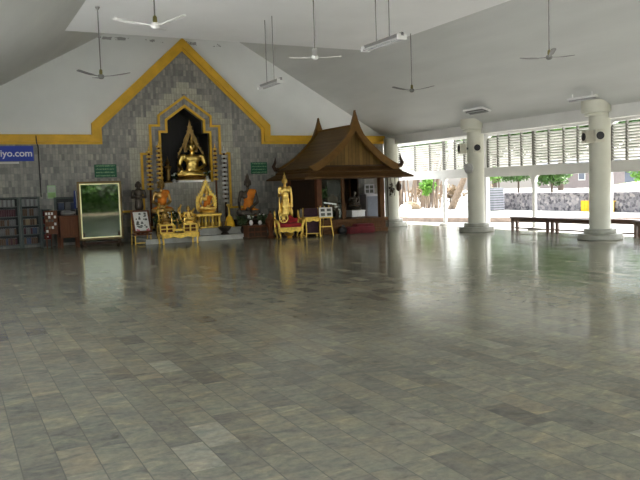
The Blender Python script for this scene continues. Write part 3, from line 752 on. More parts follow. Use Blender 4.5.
potted('flower_vase', (5.30, 20.74, .14), 'tall dark leafy vase behind the left end of the altar table', 'vase', .17, 130, .055, pot='bronze', flowers=5, seed=61, ph=.42, petal='goldleaf')
potted('flower_vase', (5.80, 20.80, .14), 'tall dark leafy vase with pale blossoms behind the middle of the altar table', 'vase', .18, 140, .055, pot='bronze', flowers=7, seed=62, ph=.50)
potted('flower_vase', (6.14, 20.85, .14), 'tall leafy vase with orange blossoms behind the right end of the altar table', 'vase', .15, 110, .05, pot='bronze', flowers=7, seed=63, ph=.48, petal='orange')
def candle(loc, label):
    t = thing('candlestick', label, 'candlestick', loc)
    MB().lathe([(.05, 0), (.05, .02), (.015, .05), (.022, .12), (.012, .18), (.04, .2), (.03, .22)], n=14).build('stand', 'gold', t, True)
    MB().tube([(0, 0, .22), (0, 0, .34)], .012, 8).build('candle', 'yellow', t, True)
for i, (x, y, h) in enumerate(((5.50, 20.85, .86), (5.96, 20.92, .92), (6.34, 20.95, .80), (6.52, 20.75, .55))):
    gold_tree((x, y, .14), h, ('first', 'second', 'third', 'last')[i] + ' from the left of the four tall golden flower trees behind the altar table', 70 + i, 'oldgold' if i % 2 else 'goldleaf')
candle((5.56, 20.16, .56), 'golden candlestick on the left gallery of the altar table'); candle((5.93, 20.16, .56), 'golden candlestick on the right gallery of the altar table')

# far left of the altar: bronze standing figure, picture on a stand
t = thing('statue_pedestal', 'brown wooden pedestal under the dark bronze standing figure', 'pedestal', (5.02, 21.7, .0))
MB().box(-.22, .22, -.22, .22, .34, .40).build('foot', 'redwood', t, bevel=.01); MB().box(-.17, .17, -.17, .17, .40, .84).build('body', 'redwood', t); MB().box(-.23, .23, -.22, .22, .84, .90).build('top', 'redwood', t, bevel=.01)
t = thing('monk_statue', 'dark bronze standing figure left of the golden umbrella poles', 'statue', (5.02, 21.7, .9), math.radians(-12))
blob('body', scaled([('c', (0, 0, .12), (0, 0, .42), .17, .14), ('c', (0, 0, .42), (0, .01, .62), .14, .15), ('e', (0, .01, .70), (.2, .12, .14)), ('c', (-.2, .01, .74), (-.25, -.02, .5), .065, .05), ('c', (.2, .01, .74), (.25, -.02, .5), .065, .05),
     ('c', (-.25, -.02, .5), (-.06, -.17, .52), .05, .04), ('c', (.25, -.02, .5), (.06, -.17, .50), .05, .04), ('e', (0, -.17, .5), (.09, .08, .06)), ('c', (0, .02, .78), (0, .01, .88), .07, .06)] + head_prims(.98, .95, 0), .78, (0, 0, .05)), 'bronze', t, .014, 3)
MB().lathe([(.2, 0), (.21, .03), (.17, .07)], n=20).build('base', 'bronze', t, True)
t = thing('picture_stand', 'tilted white printed picture on a gold and red stand left of the altar table', 'picture stand', (4.83, 20.75, 0), math.radians(6))
T = Matrix.Translation((0, -.02, .66)) @ Matrix.Rotation(math.radians(-20), 4, 'X')
MB().box(-.27, .27, -.015, .015, -.34, .33, T).build('frame', 'redwood', t); pp = MB().box(-.21, .21, -.02, -.014, -.28, .28, T).build('picture', 'paper', t)
rr = random.Random(4)
for i in range(26):
    x, z = rr.uniform(-.17, .13), rr.uniform(-.24, .22); MB().box(x, x + rr.uniform(.02, .08), -.0235, -.0205, z, z + rr.uniform(.02, .06), T).build('print_mark', 'ink', pp)
MB().box(-.25, .25, -.15, .13, .27, .31).build('shelf', 'redwood', t)
for x in (-.23, .23):
    MB().tube([(x, -.12, 0), (x, -.12, .3)], .018, 8).build('leg', 'goldleaf', t, True); MB().tube([(x, .2, 0), (x, .11, .9)], .018, 8).build('leg', 'goldleaf', t, True)
MB().box(-.23, .23, -.125, -.11, .04, .065).build('stretcher', 'goldleaf', t)
for i, x in enumerate((-.13, .02, .15)):
    potted('flower_vase', (4.83 + x * .95, 20.66 + .1 * x, .31), ('left', 'middle', 'right')[i] + ' pot of pink and white flowers on the shelf of the tilted picture stand', 'flowers', .055, 26, .028, pot='redwood', flowers=5, ph=.05, seed=20 + i, petal='pink' if i != 1 else 'whitepetal')

# big framed mirror
t = thing('framed_mirror', 'large standing mirror in a gilded frame reflecting the greenery outside', 'mirror', (3.80, 21.2, 0))
T = Matrix.Translation((0, 0, .16))
fm = MB()
for a in ((-.61, .61, -.05, .03, 1.62, 1.68), (-.61, .61, -.05, .03, .02, .08), (-.61, -.55, -.05, .03, .08, 1.62), (.55, .61, -.05, .03, .08, 1.62)): fm.box(*a, T)
fm.build('frame', mat('dark_gilt', (.16, .11, .04), .45, .4), t, bevel=.01)
fm = MB()
for a in ((-.55, .55, -.06, .0, 1.59, 1.62), (-.55, .55, -.06, .0, .08, .11), (-.55, -.52, -.06, .0, .11, 1.59), (.52, .55, -.06, .0, .11, 1.59)): fm.box(*a, T)
fm.build('inner_frame', mat('pale_gilt', (.92, .84, .50), .35, .55, var=.08), t)
MB().box(-.525, .525, -.03, -.02, .105, 1.595, T).build('glass', 'mirror', t)
st = MB()
for x in (-.5, .5): st.box(x - .05, x + .05, -.25, .25, 0, .06); st.box(x - .04, x + .04, -.04, .06, .06, .4)
st.box(-.5, .5, .0, .05, .06, .12); st.build('foot_frame', 'darkwood', t)

# ------------------------------------------------------------------ bookcases and their books (far left)
def bookcase(x0, x1, zs, label, y=22.08, dp=.3, h=None, m='steel'):
    t = thing('bookcase', label, 'bookcase', ((x0 + x1) / 2, y, 0)); w = (x1 - x0) / 2; h = h or 1.46
    fr_ = MB(); 
    for s in (-1, 1):
        for yy in (0, dp - .03): fr_.box(s * w - .018, s * w + .018, yy, yy + .03, 0, h)
    fr_.build('upright', m, t)
    MB().box(-w, w, dp - .012, dp, .08, h).build('back_panel', 'shelfback', t)
    for z in list(zs) + [h - .02]: MB().box(-w + .018, w - .018, 0, dp, z - .02, z).build('shelf', m, t)
    return t
cols = {'white': mat('book_white', (.28, .29, .28), .6, var=.08), 'maroon': mat('book_maroon', (.075, .02, .03), .6, var=.2), 'brown': mat('book_brown', (.12, .07, .04), .6, var=.2),
        'grey': mat('book_grey', (.16, .16, .16), .6, var=.2), 'olive': mat('book_olive', (.20, .20, .07), .6, var=.2), 'blue': mat('book_blue', (.05, .07, .13), .6, var=.2), 'tan': mat('book_tan', (.30, .22, .13), .6, var=.2)}
protos = {}
def book_row(x0, x1, z, y, hh, pal, label, group, wid=.05):
    x = x0; rnd = random.Random(int(z * 1000 + x0 * 77)); i = 0
    while x < x1 - wid:
        c = pal[i % len(pal)] if len(pal) < 3 else rnd.choice(pal); key = (c, hh, wid)
        if key not in protos:
            t = thing('book', label, 'book', (x, y, z), 0, group)
            MB().box(0, wid * .92, 0, .19, 0, hh).build('cover', cols[c], t, bevel=.004); MB().box(.006, wid * .92 - .006, .005, .195, hh - .004, hh + .002).build('pages', 'paper', t)
            protos[key] = t
        else: t = dup(protos[key], (x, y, z), 0, label, group)
        t.location.y += rnd.uniform(0, .03)
        x += wid + rnd.uniform(0, .006); i += 1
bookcase(.95, 1.72, (.12, .40, .66, .92, 1.2), 'grey steel bookcase at the left edge of the picture')
bookcase(1.79, 2.27, (.12, .40, .66, .92, 1.2), 'narrow grey steel bookcase, second from the left edge')
for (x0, x1, nm) in ((.98, 1.69, 'leftmost grey bookcase'), (1.82, 2.24, 'second grey bookcase')):
    rows = ((1.2, .19, ('white', 'grey'), 'pale binder in the top row of the '), (.92, .2, ('maroon',) if x0 < 1 else ('brown', 'tan', 'grey'), ('maroon' if x0 < 1 else 'brown or tan') + ' volume in the second row of the '),
            (.66, .17, ('grey', 'tan', 'brown'), 'mixed book in the third row of the '), (.40, .18, ('olive', 'brown', 'grey') if x0 < 1 else ('blue', 'grey', 'maroon'), 'mixed book in the fourth row of the '), (.12, .18, ('brown', 'maroon', 'blue'), 'dark book in the bottom row of the '))
    for z, hh, pal, lab in rows:
        book_row(x0 + .01, x1, z, 22.12, hh, pal, lab + nm, lab.split(' in the ')[1].rstrip(' of the ') + ' of the ' + nm, .056)
t = bookcase(2.72, 3.4, (.5, .78, 1.05), 'low grey shelf unit behind the brown wooden cabinet', h=1.42)
for i, x in enumerate((2.8, 2.98, 3.16)):
    q = thing('storage_box', ('left', 'middle', 'right')[i] + ' dark box on the top shelf behind the brown wooden cabinet', 'box', (x, 22.14, 1.05))
    MB().box(0, .15, 0, .2, 0, .2).build('body', cols['blue' if i != 1 else 'grey'], q, bevel=.006); MB().box(-.004, .154, -.004, .204, .2, .225).build('lid', cols['grey'], q)
t = thing('cubby_shelf', 'narrow dark cubby shelf left of the photo board', 'shelf', (2.42, 21.75, 0))
cb = MB(); cb.box(-.13, -.11, 0, .28, 0, 1.1); cb.box(.11, .13, 0, .28, 0, 1.1); cb.build('side_panel', 'steel', t)
for z in (.02, .24, .46, .68, .90, 1.1): MB().box(-.11, .11, 0, .28, z - .02, z).build('shelf', 'steel', t)
MB().box(-.11, .11, .265, .28, 0, 1.1).build('back_panel', 'shelfback', t)
for i, z in enumerate((.24, .46, .68, .90)):
    q = thing('storage_box', ('lowest', 'second lowest', 'second highest', 'highest')[i] + ' dark red box in the narrow cubby shelf', 'box', (2.42, 21.79, z)); MB().box(-.09, .09, 0, .2, 0, .14).build('body', 'maroon', q, bevel=.006); MB().box(-.02, .02, -.006, 0, .06, .09).build('label_plate', 'paper', q)
t = thing('photo_board', 'brown display board covered with small photos beside the dark cubby shelf', 'board', (2.50, 21.45, 0))
T = Matrix.Translation((0, 0, .40)) @ Matrix.Rotation(math.radians(-5), 4, 'X')
MB().box(-.17, .17, 0, .03, 0, .66, T).build('board', 'redwood', t); rr = random.Random(9)
for ix in range(4):
    for iz in range(6):
        if rr.random() < .72:
            x, z = -.15 + ix * .075, .05 + iz * .098; MB().box(x, x + .055, -.006, 0, z, z + .07, T).build('photo', ('paper', 'ink', 'paper', 'drygrass')[rr.randrange(4)], t)
for x in (-.15, .15): MB().box(x - .015, x + .015, 0, .03, 0, .42).build('leg', 'redwood', t)
MB().tube([(0, .25, 0), (0, .05, 1.0)], .015, 6).build('leg', 'redwood', t)
t = thing('poster', 'pale green and white calendar sheet on the wall above the photo board', 'poster', (2.66, 22.385, 1.58))
MB().box(-.115, .115, 0, .01, -.19, .19).build('sheet', 'signtext', t); MB().box(-.10, .10, -.004, 0, .0, .16).build('picture', mat('poster_pale', (.45, .5, .42), .6), t); MB().box(-.10, .10, -.004, 0, -.16, -.03).build('panel', mat('poster_green', (.26, .42, .16), .6), t)
t = thing('wooden_cabinet', 'red-brown wooden cabinet chair left of the framed mirror', 'cabinet', (2.95, 21.3, 0), math.radians(0))
MB().box(-.25, .25, -.02, .4, .28, .86).build('body', 'redwood', t, bevel=.01)
for i in (-1, 1): MB().box(i * .12 - .10, i * .12 + .10, -.035, -.02, .34, .80).build('panel', 'redwood', t, bevel=.006)
MB().box(-.27, .27, -.05, .43, .86, .90).build('top', 'redwood', t, bevel=.006)
for sx in (-.22, .22):
    for sy in (.0, .37): MB().box(sx - .03, sx + .03, sy - .025, sy + .035, 0, .28).build('leg', 'redwood', t)
blob('heap', [('e', (0, 0, .05), (.2, .12, .06)), ('e', (-.1, .02, .09), (.1, .09, .06)), ('e', (.12, -.02, .07), (.1, .08, .05)), ('e', (.02, .05, .11), (.09, .06, .05))], 'greycloth', None, .018, 2)
h_ = bpy.data.objects['heap']; h_.name = 'folded_cloth'; put(h_, (2.95, 21.46, .90)); tag(h_, 'crumpled pale cloth heap on top of the red-brown wooden cabinet', 'cloth')
t = thing('rolled_flag', 'rolled blue and white flag leaning behind the left edge of the mirror', 'flag', (3.20, 21.75, 0))
MB().tube([(0, 0, 0), (.03, .2, 1.66)], .012, 8).build('pole', 'pole', t, True); MB().tube([(.02, .12, 1.08), (.024, .15, 1.3), (.03, .19, 1.6)], [.028, .036, .02], 10).build('cloth', mat('flag_blue', (.04, .07, .25), .8), t, True)
MB().tube([(.06, .12, 1.1), (.066, .15, 1.3), (.05, .19, 1.58)], [.018, .022, .012], 8).build('white_stripe', 'paper', t, True)

# ------------------------------------------------------------------ signs and banner
def sign(x0, x1, z0, z1, label, seed):
    t = thing('wall_sign', label, 'sign', ((x0 + x1) / 2, YW - .03, (z0 + z1) / 2)); w, h = (x1 - x0) / 2, (z1 - z0) / 2
    MB().box(-w, w, -.01, .03, -h, h).build('board', 'green', t, bevel=.004)
    rnd = random.Random(seed); n = 4
    for i in range(n):
        z = h - (i + .5) * 2 * h / n; b = MB(); x = -w * .86
        while x < w * .82:
            k = rnd.uniform(.018, .034); q = .017
            b.box(x, x + .007, -.014, -.009, z - q, z + q); b.box(x, x + k * .8, -.014, -.009, z + q - .007, z + q)
            if rnd.random() < .5: b.box(x + k * .8 - .007, x + k * .8, -.014, -.009, z - q, z + q)
            if rnd.random() < .3: b.box(x, x + k * .6, -.014, -.009, z + q + .008, z + q + .014)
            x += k + .008
        b.build('lettering', 'signtext', t)
sign(3.90, 4.55, 1.97, 2.36, 'green wall sign with pale lettering above the framed mirror', 1)
sign(8.91, 9.48, 1.98, 2.36, 'green wall sign with pale lettering above the saffron-robed bronze Buddha', 2)
t = thing('banner', 'blue banner with white web address letters at the left edge', 'banner', (2.23, YW - .015, 2.70))
MB().box(-1.75, 0, 0, .015, -.215, .215).build('sheet', 'blue', t)
cu = bpy.data.curves.new('txt', 'FONT'); cu.body = 'iyo.com'; cu.size = .268; cu.align_x = 'RIGHT'; cu.extrude = .003; cu.offset = .005
to = bpy.data.objects.new('txt', cu); COL.objects.link(to); bpy.context.view_layer.update()
me = bpy.data.meshes.new_from_object(to.evaluated_get(bpy.context.evaluated_depsgraph_get())); bpy.data.objects.remove(to)
me.transform(Matrix.Translation((-.03, -.004, -.08)) @ Matrix.Rotation(PI / 2, 4, 'X')); me.materials.clear(); me.materials.append(M['bannerwhite'])
lt = bpy.data.objects.new('lettering', me); COL.objects.link(lt); lt.parent = t
t = thing('paper_strip', 'white paper strip below the blue banner', 'paper', (1.55, YW - .009, 2.44)); MB().box(-.45, .28, 0, .01, -.028, .028).build('sheet', 'paper', t)
tag(MB().tube([(2.31, YW - .15, 3.2), (2.315, YW - .15, 3.0), (2.36, YW - .03, 2.9), (2.37, YW - .02, 1.45)], .014, 6).build('cable', 'black', smooth=True), 'black cable running down the marble wall beside the blue banner', 'cable')

# ------------------------------------------------------------------ golden standing Buddha, throne, tables
t = thing('buddha_statue', 'tall golden standing Buddha behind the red throne', 'statue', (9.10, 20.15, .46), math.radians(-18))
s = 1.30
st_ = [('e', (0, 0, .15), (.155, .12, .17)), ('e', (0, 0, .32), (.145, .11, .17)), ('e', (0, 0, .46), (.125, .10, .12)), ('e', (0, 0, .58), (.11, .085, .12)), ('e', (0, 0, .70), (.145, .09, .105)),
       ('e', (-.13, .0, .755), (.05, .05, .05)), ('e', (.13, .0, .755), (.05, .05, .05)), ('c', (0, 0, .78), (0, -.005, .86), .045, .038), ('e', (-.06, -.08, .02), (.045, .09, .025)), ('e', (.06, -.08, .02), (.045, .09, .025)),
       ('c', (-.155, 0, .75), (-.185, .0, .57), .042, .035), ('c', (-.185, .0, .57), (-.12, -.15, .60), .035, .026), ('c', (.155, 0, .75), (.19, .01, .56), .042, .034), ('c', (.19, .01, .56), (.195, -.02, .40), .034, .026),
       ('e', (.17, .02, .32), (.03, .05, .24)), ('e', (-.17, .02, .32), (.03, .05, .24)), ('e', (.2, .02, .15), (.03, .04, .1)), ('e', (-.2, .02, .15), (.03, .04, .1))]
st_ += scaled(hand((0, 0, 0), (0, 0, 1), 1), .55, (-.115, -.17, .64)) + scaled(hand((0, 0, 0), (0, -.1, -1), -1), .55, (.196, -.025, .36)) + scaled(head_prims(0, 1, .13), .63, (0, -.01, .93))
st_b = blob('body', scaled(st_, s, (0, 0, .06)), 'gold', t, .013, 3); st_b.data.transform(Matrix.Diagonal((.80, .9, .985, 1)))
MB().lathe([(.24, 0), (.26, .02), (.22, .05), (.2, .07)], n=24).build('base', 'gold', t, True)
t = thing('statue_pedestal', 'dark pedestal hidden behind the red throne under the golden standing Buddha', 'pedestal', (9.10, 20.15, 0))
MB().box(-.3, .3, -.28, .28, 0, .06).build('foot', 'darkwood', t); MB().box(-.25, .25, -.23, .23, .06, .40).build('body', 'darkwood', t); MB().box(-.3, .3, -.28, .28, .40, .46).build('top', 'darkwood', t)

THR = t = thing('throne_chair', 'carved golden throne with a red velvet cushion before the standing Buddha', 'chair', (8.87, 19.45, 0), math.radians(-10))
MB().box(-.42, .42, -.27, .27, .29, .35).build('seat_frame', 'goldleaf', t, bevel=.012)
ap = MB(); ap.prism([(-.40, .29), (.40, .29), (.40, .24), (.28, .20), (.14, .23), (0, .17), (-.14, .23), (-.28, .20), (-.40, .24)], -.26, -.23); ap.build('apron', 'goldleaf', t)
for sx in (-1, 1):
    for sy in (-.22, .22): MB().tube([(sx * .38, sy - .03, 0), (sx * .35, sy, .04), (sx * .36, sy, .12), (sx * .40, sy, .22), (sx * .38, sy, .29)], [.045, .03, .028, .05, .055], 10).build('leg', 'goldleaf', t, True)
    MB().tube([(sx * .40, -.24, .35), (sx * .42, -.26, .46), (sx * .45, -.22, .54), (sx * .44, -.05, .56), (sx * .42, .2, .58), (sx * .41, .25, .80)], [.045, .05, .055, .04, .04, .03], 10).build('armrest', 'goldleaf', t, True)
cu_ = MB(); cu_.box(-.38, .38, -.25, .24, .35, .47); cu_.build('cushion', 'red', t, True, bevel=.04)
bk = MB(); bk.prism([(-.36, .47), (.36, .47), (.38, .64), (.28, .60), (.1, .72), (0, .66), (-.12, .60), (-.30, .55), (-.38, .56)], .16, .24); bk.build('backrest_cushion', 'red', t, True, bevel=.02)
for sx in (-.41, .41): MB().tube([(sx, .24, .3), (sx, .25, .80), (sx, .25, .86)], [.035, .03, .012], 8).build('back_post', 'goldleaf', t, True)
for o_ in THR.children: o_.data.transform(Matrix.Diagonal((.88, .95, .96, 1)))
t = thing('wheel_emblem', 'round golden openwork wheel plaque standing on the left side of the throne', 'ornament', (8.72, 19.46, .455), math.radians(-10))
R = Matrix.Rotation(PI / 2, 4, 'X'); b = MB()
b.tube([(.13 * math.cos(a * PI / 12), 0, .15 + .13 * math.sin(a * PI / 12)) for a in range(25)], .018, 6, False)
b.build('rim', 'gold', t, True)
for k in range(4):
    a = k * PI / 4; MB().tube([(-.13 * math.cos(a), 0, .15 - .13 * math.sin(a)), (.13 * math.cos(a), 0, .15 + .13 * math.sin(a))], .012, 6).build('spoke', 'gold', t, True)
MB().lathe([(.035, -.02), (.05, 0), (.035, .02)], (0, 0, .15), 14, R).build('hub', 'gold', t, True)
t = thing('cone_ornament', 'grey cone-shaped bouquet behind the right arm of the throne', 'ornament', (9.52, 19.95, 0), 0)
MB().lathe([(.10, 0), (.11, .03), (.03, .08), (.03, .44), (.12, .50)], n=14).build('stand', 'goldleaf', t, True)
foliage(t, 'bouquet', 'greycloth', (0, 0, .66), (.13, .11, .20), 130, .045, 5); MB().lathe([(.11, .5), (.10, .62), (.05, .78), (.01, .84)], n=14).build('cone', 'greycloth', t, True)
t = thing('gold_bowl', 'golden bowl on the floor beneath the throne', 'bowl', (8.86, 19.40, 0)); MB().lathe([(.08, 0), (.09, .02), (.06, .04), (.13, .10), (.15, .16), (.13, .165), (.06, .12)], n=20).build('bowl', 'gold', t, True)
t = thing('floor_vase', 'red-brown lacquer vase with a knob lid left of the throne', 'vase', (8.50, 19.95, 0))
MB().lathe([(.10, 0), (.12, .03), (.06, .10), (.08, .3), (.15, .45), (.16, .56), (.09, .64), (.07, .68)], n=20).build('body', 'redwood', t, True); MB().lathe([(.08, .68), (.06, .73), (.02, .75), (.03, .79), (.01, .82)], n=14).build('lid', 'redwood', t, True)
t = thing('golden_side_table', 'small golden table draped with dark purple cloth right of the throne', 'table', (9.66, 19.55, 0), math.radians(-8))
MB().box(-.25, .25, -.2, .2, .54, .60).build('tabletop', 'goldleaf', t, bevel=.01); ap = MB(); ap.prism([(-.24, .54), (.24, .54), (.24, .48), (.12, .45), (0, .49), (-.12, .45), (-.24, .48)], -.195, -.175); ap.build('apron', 'goldleaf', t)
for sx in (-.22, .22):
    for sy in (-.17, .17): MB().tube([(sx * 1.1, sy, 0), (sx, sy, .05), (sx * .95, sy, .2), (sx * 1.02, sy, .42), (sx, sy, .54)], [.035, .024, .022, .03, .035], 10).build('leg', 'goldleaf', t, True)
MB().box(-.19, .19, -.12, -.10, .10, .50).build('cloth_panel', 'purple', t); MB().box(-.22, .22, -.18, .18, .09, .11).build('lower_shelf', 'goldleaf', t)
t2 = thing('prayer_cushion', 'dark purple backrest cushion standing on the small golden table', 'cushion', (9.66, 19.57, .60), math.radians(-8)); MB().box(-.22, .22, -.06, .1, 0, .25).build('pad', 'purple', t2, True, bevel=.03)
b = MB()
for sx in (-.235, .235): b.tube([(sx, .02, 0), (sx, .02, .27)], .013, 6)
b.build('side_rod', 'goldleaf', t2, True)
t = thing('photo_easel', 'golden easel holding a white board of four photographs', 'easel', (10.0, 19.25, 0), math.radians(-6))
for x in (-.17, .17): MB().tube([(x * 1.25, -.06, 0), (x * .8, .06, .92)], .014, 8).build('leg', 'goldleaf', t, True)
MB().tube([(0, .34, 0), (0, .06, .9)], .014, 8).build('leg', 'goldleaf', t, True); MB().box(-.2, .2, -.03, -.01, .28, .31).build('rail', 'goldleaf', t); MB().box(-.21, .21, -.07, .0, .55, .58).build('ledge', 'goldleaf', t)
T = Matrix.Translation((0, -.045, .58)) @ Matrix.Rotation(math.radians(-7), 4, 'X'); bo = MB().box(-.21, .21, -.01, .01, 0, .29, T).build('board', 'paper', t)
for x in (-.1, .1):
    for z in (.08, .21): MB().box(x - .065, x + .065, -.014, -.01, z - .042, z + .042, T).build('photograph', 'ink', bo)
t = thing('carved_box', 'red-brown carved offering box with white vases on top, left of the throne', 'box', (8.14, 20.3, 0), 0)
MB().box(-.30, .30, -.2, .2, .05, .36).build('body', 'redwood', t, bevel=.008); MB().box(-.33, .33, -.23, .23, .36, .40).build('top', 'redwood', t, bevel=.006); MB().box(-.32, .32, -.22, .22, 0, .05).build('plinth', 'darkwood', t)
for x in (-.2, 0, .2):
    for z in (.13, .28): MB().box(x - .085, x + .085, -.212, -.2, z - .055, z + .055).build('carved_panel', 'darkwood', t, bevel=.004)
potted('flower_vase', (8.0, 20.25, .40), 'white vase with white flowers at the left end of the carved box', 'vase', .11, 60, .04, flowers=6, seed=31, ph=.16)
potted('flower_vase', (8.30, 20.28, .40), 'white vase of dark leaves at the right end of the carved box', 'vase', .13, 70, .045, flowers=3, seed=32, ph=.13)
for i, (x, y, lab) in enumerate(((7.98, 20.95, 'dark potted plant left of the saffron-robed bronze Buddha pedestal'), (8.62, 20.85, 'dark potted plant right of the saffron-robed bronze Buddha pedestal'))):
    potted('potted_plant', (x, y, .14), lab, 'plant', .22, 130, .07, pot='bronze', seed=40 + i, ph=.2)

# ------------------------------------------------------------------ wooden pavilion
CX, F, BK = 11.36, 19.72, 22.25
p = thing('thai_pavilion', 'dark wooden pavilion with a steep curved gable roof in front of the wall', 'pavilion', (CX, 20.0, 0))
def lx(x): return x - CX
def ly(y): return y - 20.0
b = MB(); b.box(-1.26, 1.24, -.12, 2.2, 0, .12); b.box(-1.22, 1.20, -.06, 2.2, .12, .34); b.box(-1.28, 1.26, -.12, 2.2, .34, .45)
b.build('platform', 'teak', p, bevel=.012)
for x in (-1.18, 1.10):
    for y in (.04, 2.05): MB().box(x - .085, x + .085, y - .085, y + .085, .45, 1.95).build('post', 'teak' if x > 0 else 'redwood', p, bevel=.012)
MB().box(-.36, -.26, .02, .10, .45, 1.9).build('post', 'teak', p, bevel=.01)
b = MB()
for y in (.04, 2.05): b.box(-1.3, 1.22, y - .06, y + .06, 1.72, 1.9)
for x in (-1.18, 1.10): b.box(x - .06, x + .06, 0, 2.1, 1.72, 1.9)
b.build('ring_beam', 'teak', p)
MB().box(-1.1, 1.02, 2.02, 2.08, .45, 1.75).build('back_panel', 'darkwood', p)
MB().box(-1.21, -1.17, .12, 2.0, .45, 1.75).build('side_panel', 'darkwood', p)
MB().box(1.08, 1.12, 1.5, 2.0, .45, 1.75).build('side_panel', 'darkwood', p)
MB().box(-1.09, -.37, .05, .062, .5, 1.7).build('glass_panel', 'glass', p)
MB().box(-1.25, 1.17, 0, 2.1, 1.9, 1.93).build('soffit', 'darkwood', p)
# lower skirt roof
def frustum(name, x0, x1, y0, y1, z0, X0, X1, Y0_, Y1_, z1, m, th=.05):
    b = MB(); lo = [(x0, y0, z0), (x1, y0, z0), (x1, y1, z0), (x0, y1, z0)]; hi = [(X0, Y0_, z1), (X1, Y0_, z1), (X1, Y1_, z1), (X0, Y1_, z1)]
    vs = [[b.bm.verts.new(q) for q in r] for r in (lo, hi)]; vl = [[b.bm.verts.new((q[0], q[1], q[2] - th)) for q in lo]]
    for i in range(4):
        j = (i + 1) % 4; b.bm.faces.new((vs[0][i], vs[0][j], vs[1][j], vs[1][i])); b.bm.faces.new((vl[0][i], vl[0][j], vs[0][j], vs[0][i]))
    b.bm.faces.new(vs[1]); b.bm.faces.new(vl[0][::-1]); return b.build(name, m, p)
frustum('skirt_roof', lx(9.42), lx(13.30), -.62, 2.33, 1.77, lx(9.78), lx(12.92), -.33, 2.1, 1.97, 'skirt', .05)
frustum('skirt_upper', lx(9.70), lx(13.0), -.40, 2.2, 1.955, lx(9.9), lx(12.8), -.2, 2.05, 2.10, 'skirt', .03)
# steep main roof: curved section, the same at both ends
def curve(n=12, w=1.62, z0=2.06, z1=3.36):
    o = []
    for i in range(n + 1):
        q = i / n; x = w * (1 - q); z = z0 + (z1 - z0) * (.42 * q + .58 * q ** 2.0 if q < 1 else 1); o.append((x, z))
    return o
cv_ = curve()
for s in (-1, 1):
    o_ = [(s * x, z) for x, z in cv_]; i_ = [(s * x * .97 - s * .02, z - .06) for x, z in cv_]
    MB().ribbon(o_, i_, -.22, 2.18).build('roof_slope', 'shingle', p)
gp = [(x, z - .07) for x, z in cv_][1:]; gb = MB(); gb.prism([(x * .9, z) for x, z in gp] + [(-x * .9, z) for x, z in gp[::-1][1:]], -.12, -.08); gb.build('gable_panel', 'gable', p)
gb = MB(); gb.prism([(x * .9, z) for x, z in gp] + [(-x * .9, z) for x, z in gp[::-1][1:]], 2.08, 2.12); gb.build('gable_panel', 'gable', p)
MB().box(-1.40, 1.40, -.2, -.06, 2.06, 2.14).build('gable_sill', 'darkwood', p)
tip = [(.0, 3.74)]
for y0 in (-.36, 2.14):
    for s in (-1, 1):
        o_ = [(s * (x * 1.02 + .01), z + .05) for x, z in cv_[:-2]] + [(s * .185, 3.27), (s * .095, 3.50), (s * .03, 3.70), (0, 3.83)]
        i_ = [(s * max(0, x * .945 - .07), z - .11) for x, z in cv_[:-2]] + [(s * .10, 3.04), (s * .05, 3.12), (s * .01, 3.18), (0, 3.2)]
        MB().ribbon(o_, i_, y0, y0 + .12).build('bargeboard', 'barge', p)
        q = .0
        if s < 0 and y0 < 0: continue
        hk = MB().tube([(s * 1.52, y0 + .06, 2.10), (s * 1.66, y0 + .06, 2.10), (s * 1.72, y0 + .06, 2.20), (s * 1.66, y0 + .06, 2.32), (s * 1.64, y0 + .06, 2.50)], [.07, .075, .065, .045, .008], 8); hk.build('hook_finial', 'darkwood', p, True)
MB().box(-.04, .04, -.24, 2.16, 3.33, 3.40).build('ridge_cap', 'barge', p)

# inside and around the pavilion
t = thing('floor_cushion', 'dark red cloth-covered cushion on the floor before the pavilion', 'cushion', (11.40, 19.62, 0)); MB().box(-.48, .45, -.2, .2, .0, .22).build('pad', 'maroon', t, True, bevel=.06)
MB().box(-.2, .42, -.16, .16, .20, .30).build('folded_cloth', 'maroon', t, True, bevel=.04)
t = thing('bundle', 'black cloth bundle left of the dark red cushion by the pavilion', 'bundle', (10.80, 19.68, 0)); MB().ell((0, 0, .11), (.16, .13, .12)).build('cloth', 'black', t, True); MB().ell((.02, -.02, .24), (.06, .05, .05)).build('knot', 'black', t, True)
t = thing('low_table', 'low dark table at the front edge of the pavilion carrying a white cup', 'table', (10.56, 19.95, .45)); MB().box(-.24, .24, -.06, .06, .32, .36).build('tabletop', 'darkwood', t, bevel=.006)
for sx in (-.2, .2):
    for sy in (-.04, .04): MB().box(sx - .015, sx + .015, sy - .015, sy + .015, 0, .32).build('leg', 'darkwood', t)
t = thing('cup', 'small white cup on the low table at the front of the pavilion', 'cup', (10.72, 19.95, .81)); MB().lathe([(.022, 0), (.035, .02), (.042, .07), (.036, .07), (.03, .02)], n=14).build('bowl', 'vase', t, True); MB().tube([(.035, 0, .055), (.06, 0, .05), (.06, 0, .025), (.033, 0, .02)], .006, 6).build('handle', 'vase', t, True)
t = thing('ceremonial_fan', 'slanted white fan blade on a dark holder behind the photo easel', 'fan', (10.54, 19.955, .81), math.radians(-4))
T = Matrix.Translation((0, 0, .15)) @ Matrix.Rotation(math.radians(9), 4, 'Y'); MB().box(-.21, .21, -.02, .02, -.022, .022, T).build('blade', 'slab', t, bevel=.008); MB().box(-.05, .05, -.03, .03, 0, .13).build('holder', 'darkwood', t)
t = thing('armchair', 'dark brown carved wooden armchair inside the pavilion', 'chair', (11.2, 20.75, .45), math.radians(15))
MB().box(-.22, .22, -.2, .22, .24, .29).build('seat', 'teak', t, bevel=.008); MB().prism([(-.22, .29), (.22, .29), (.24, .66), (.1, .74), (0, .8), (-.1, .74), (-.24, .66)], .18, .22).build('backrest', 'teak', t)
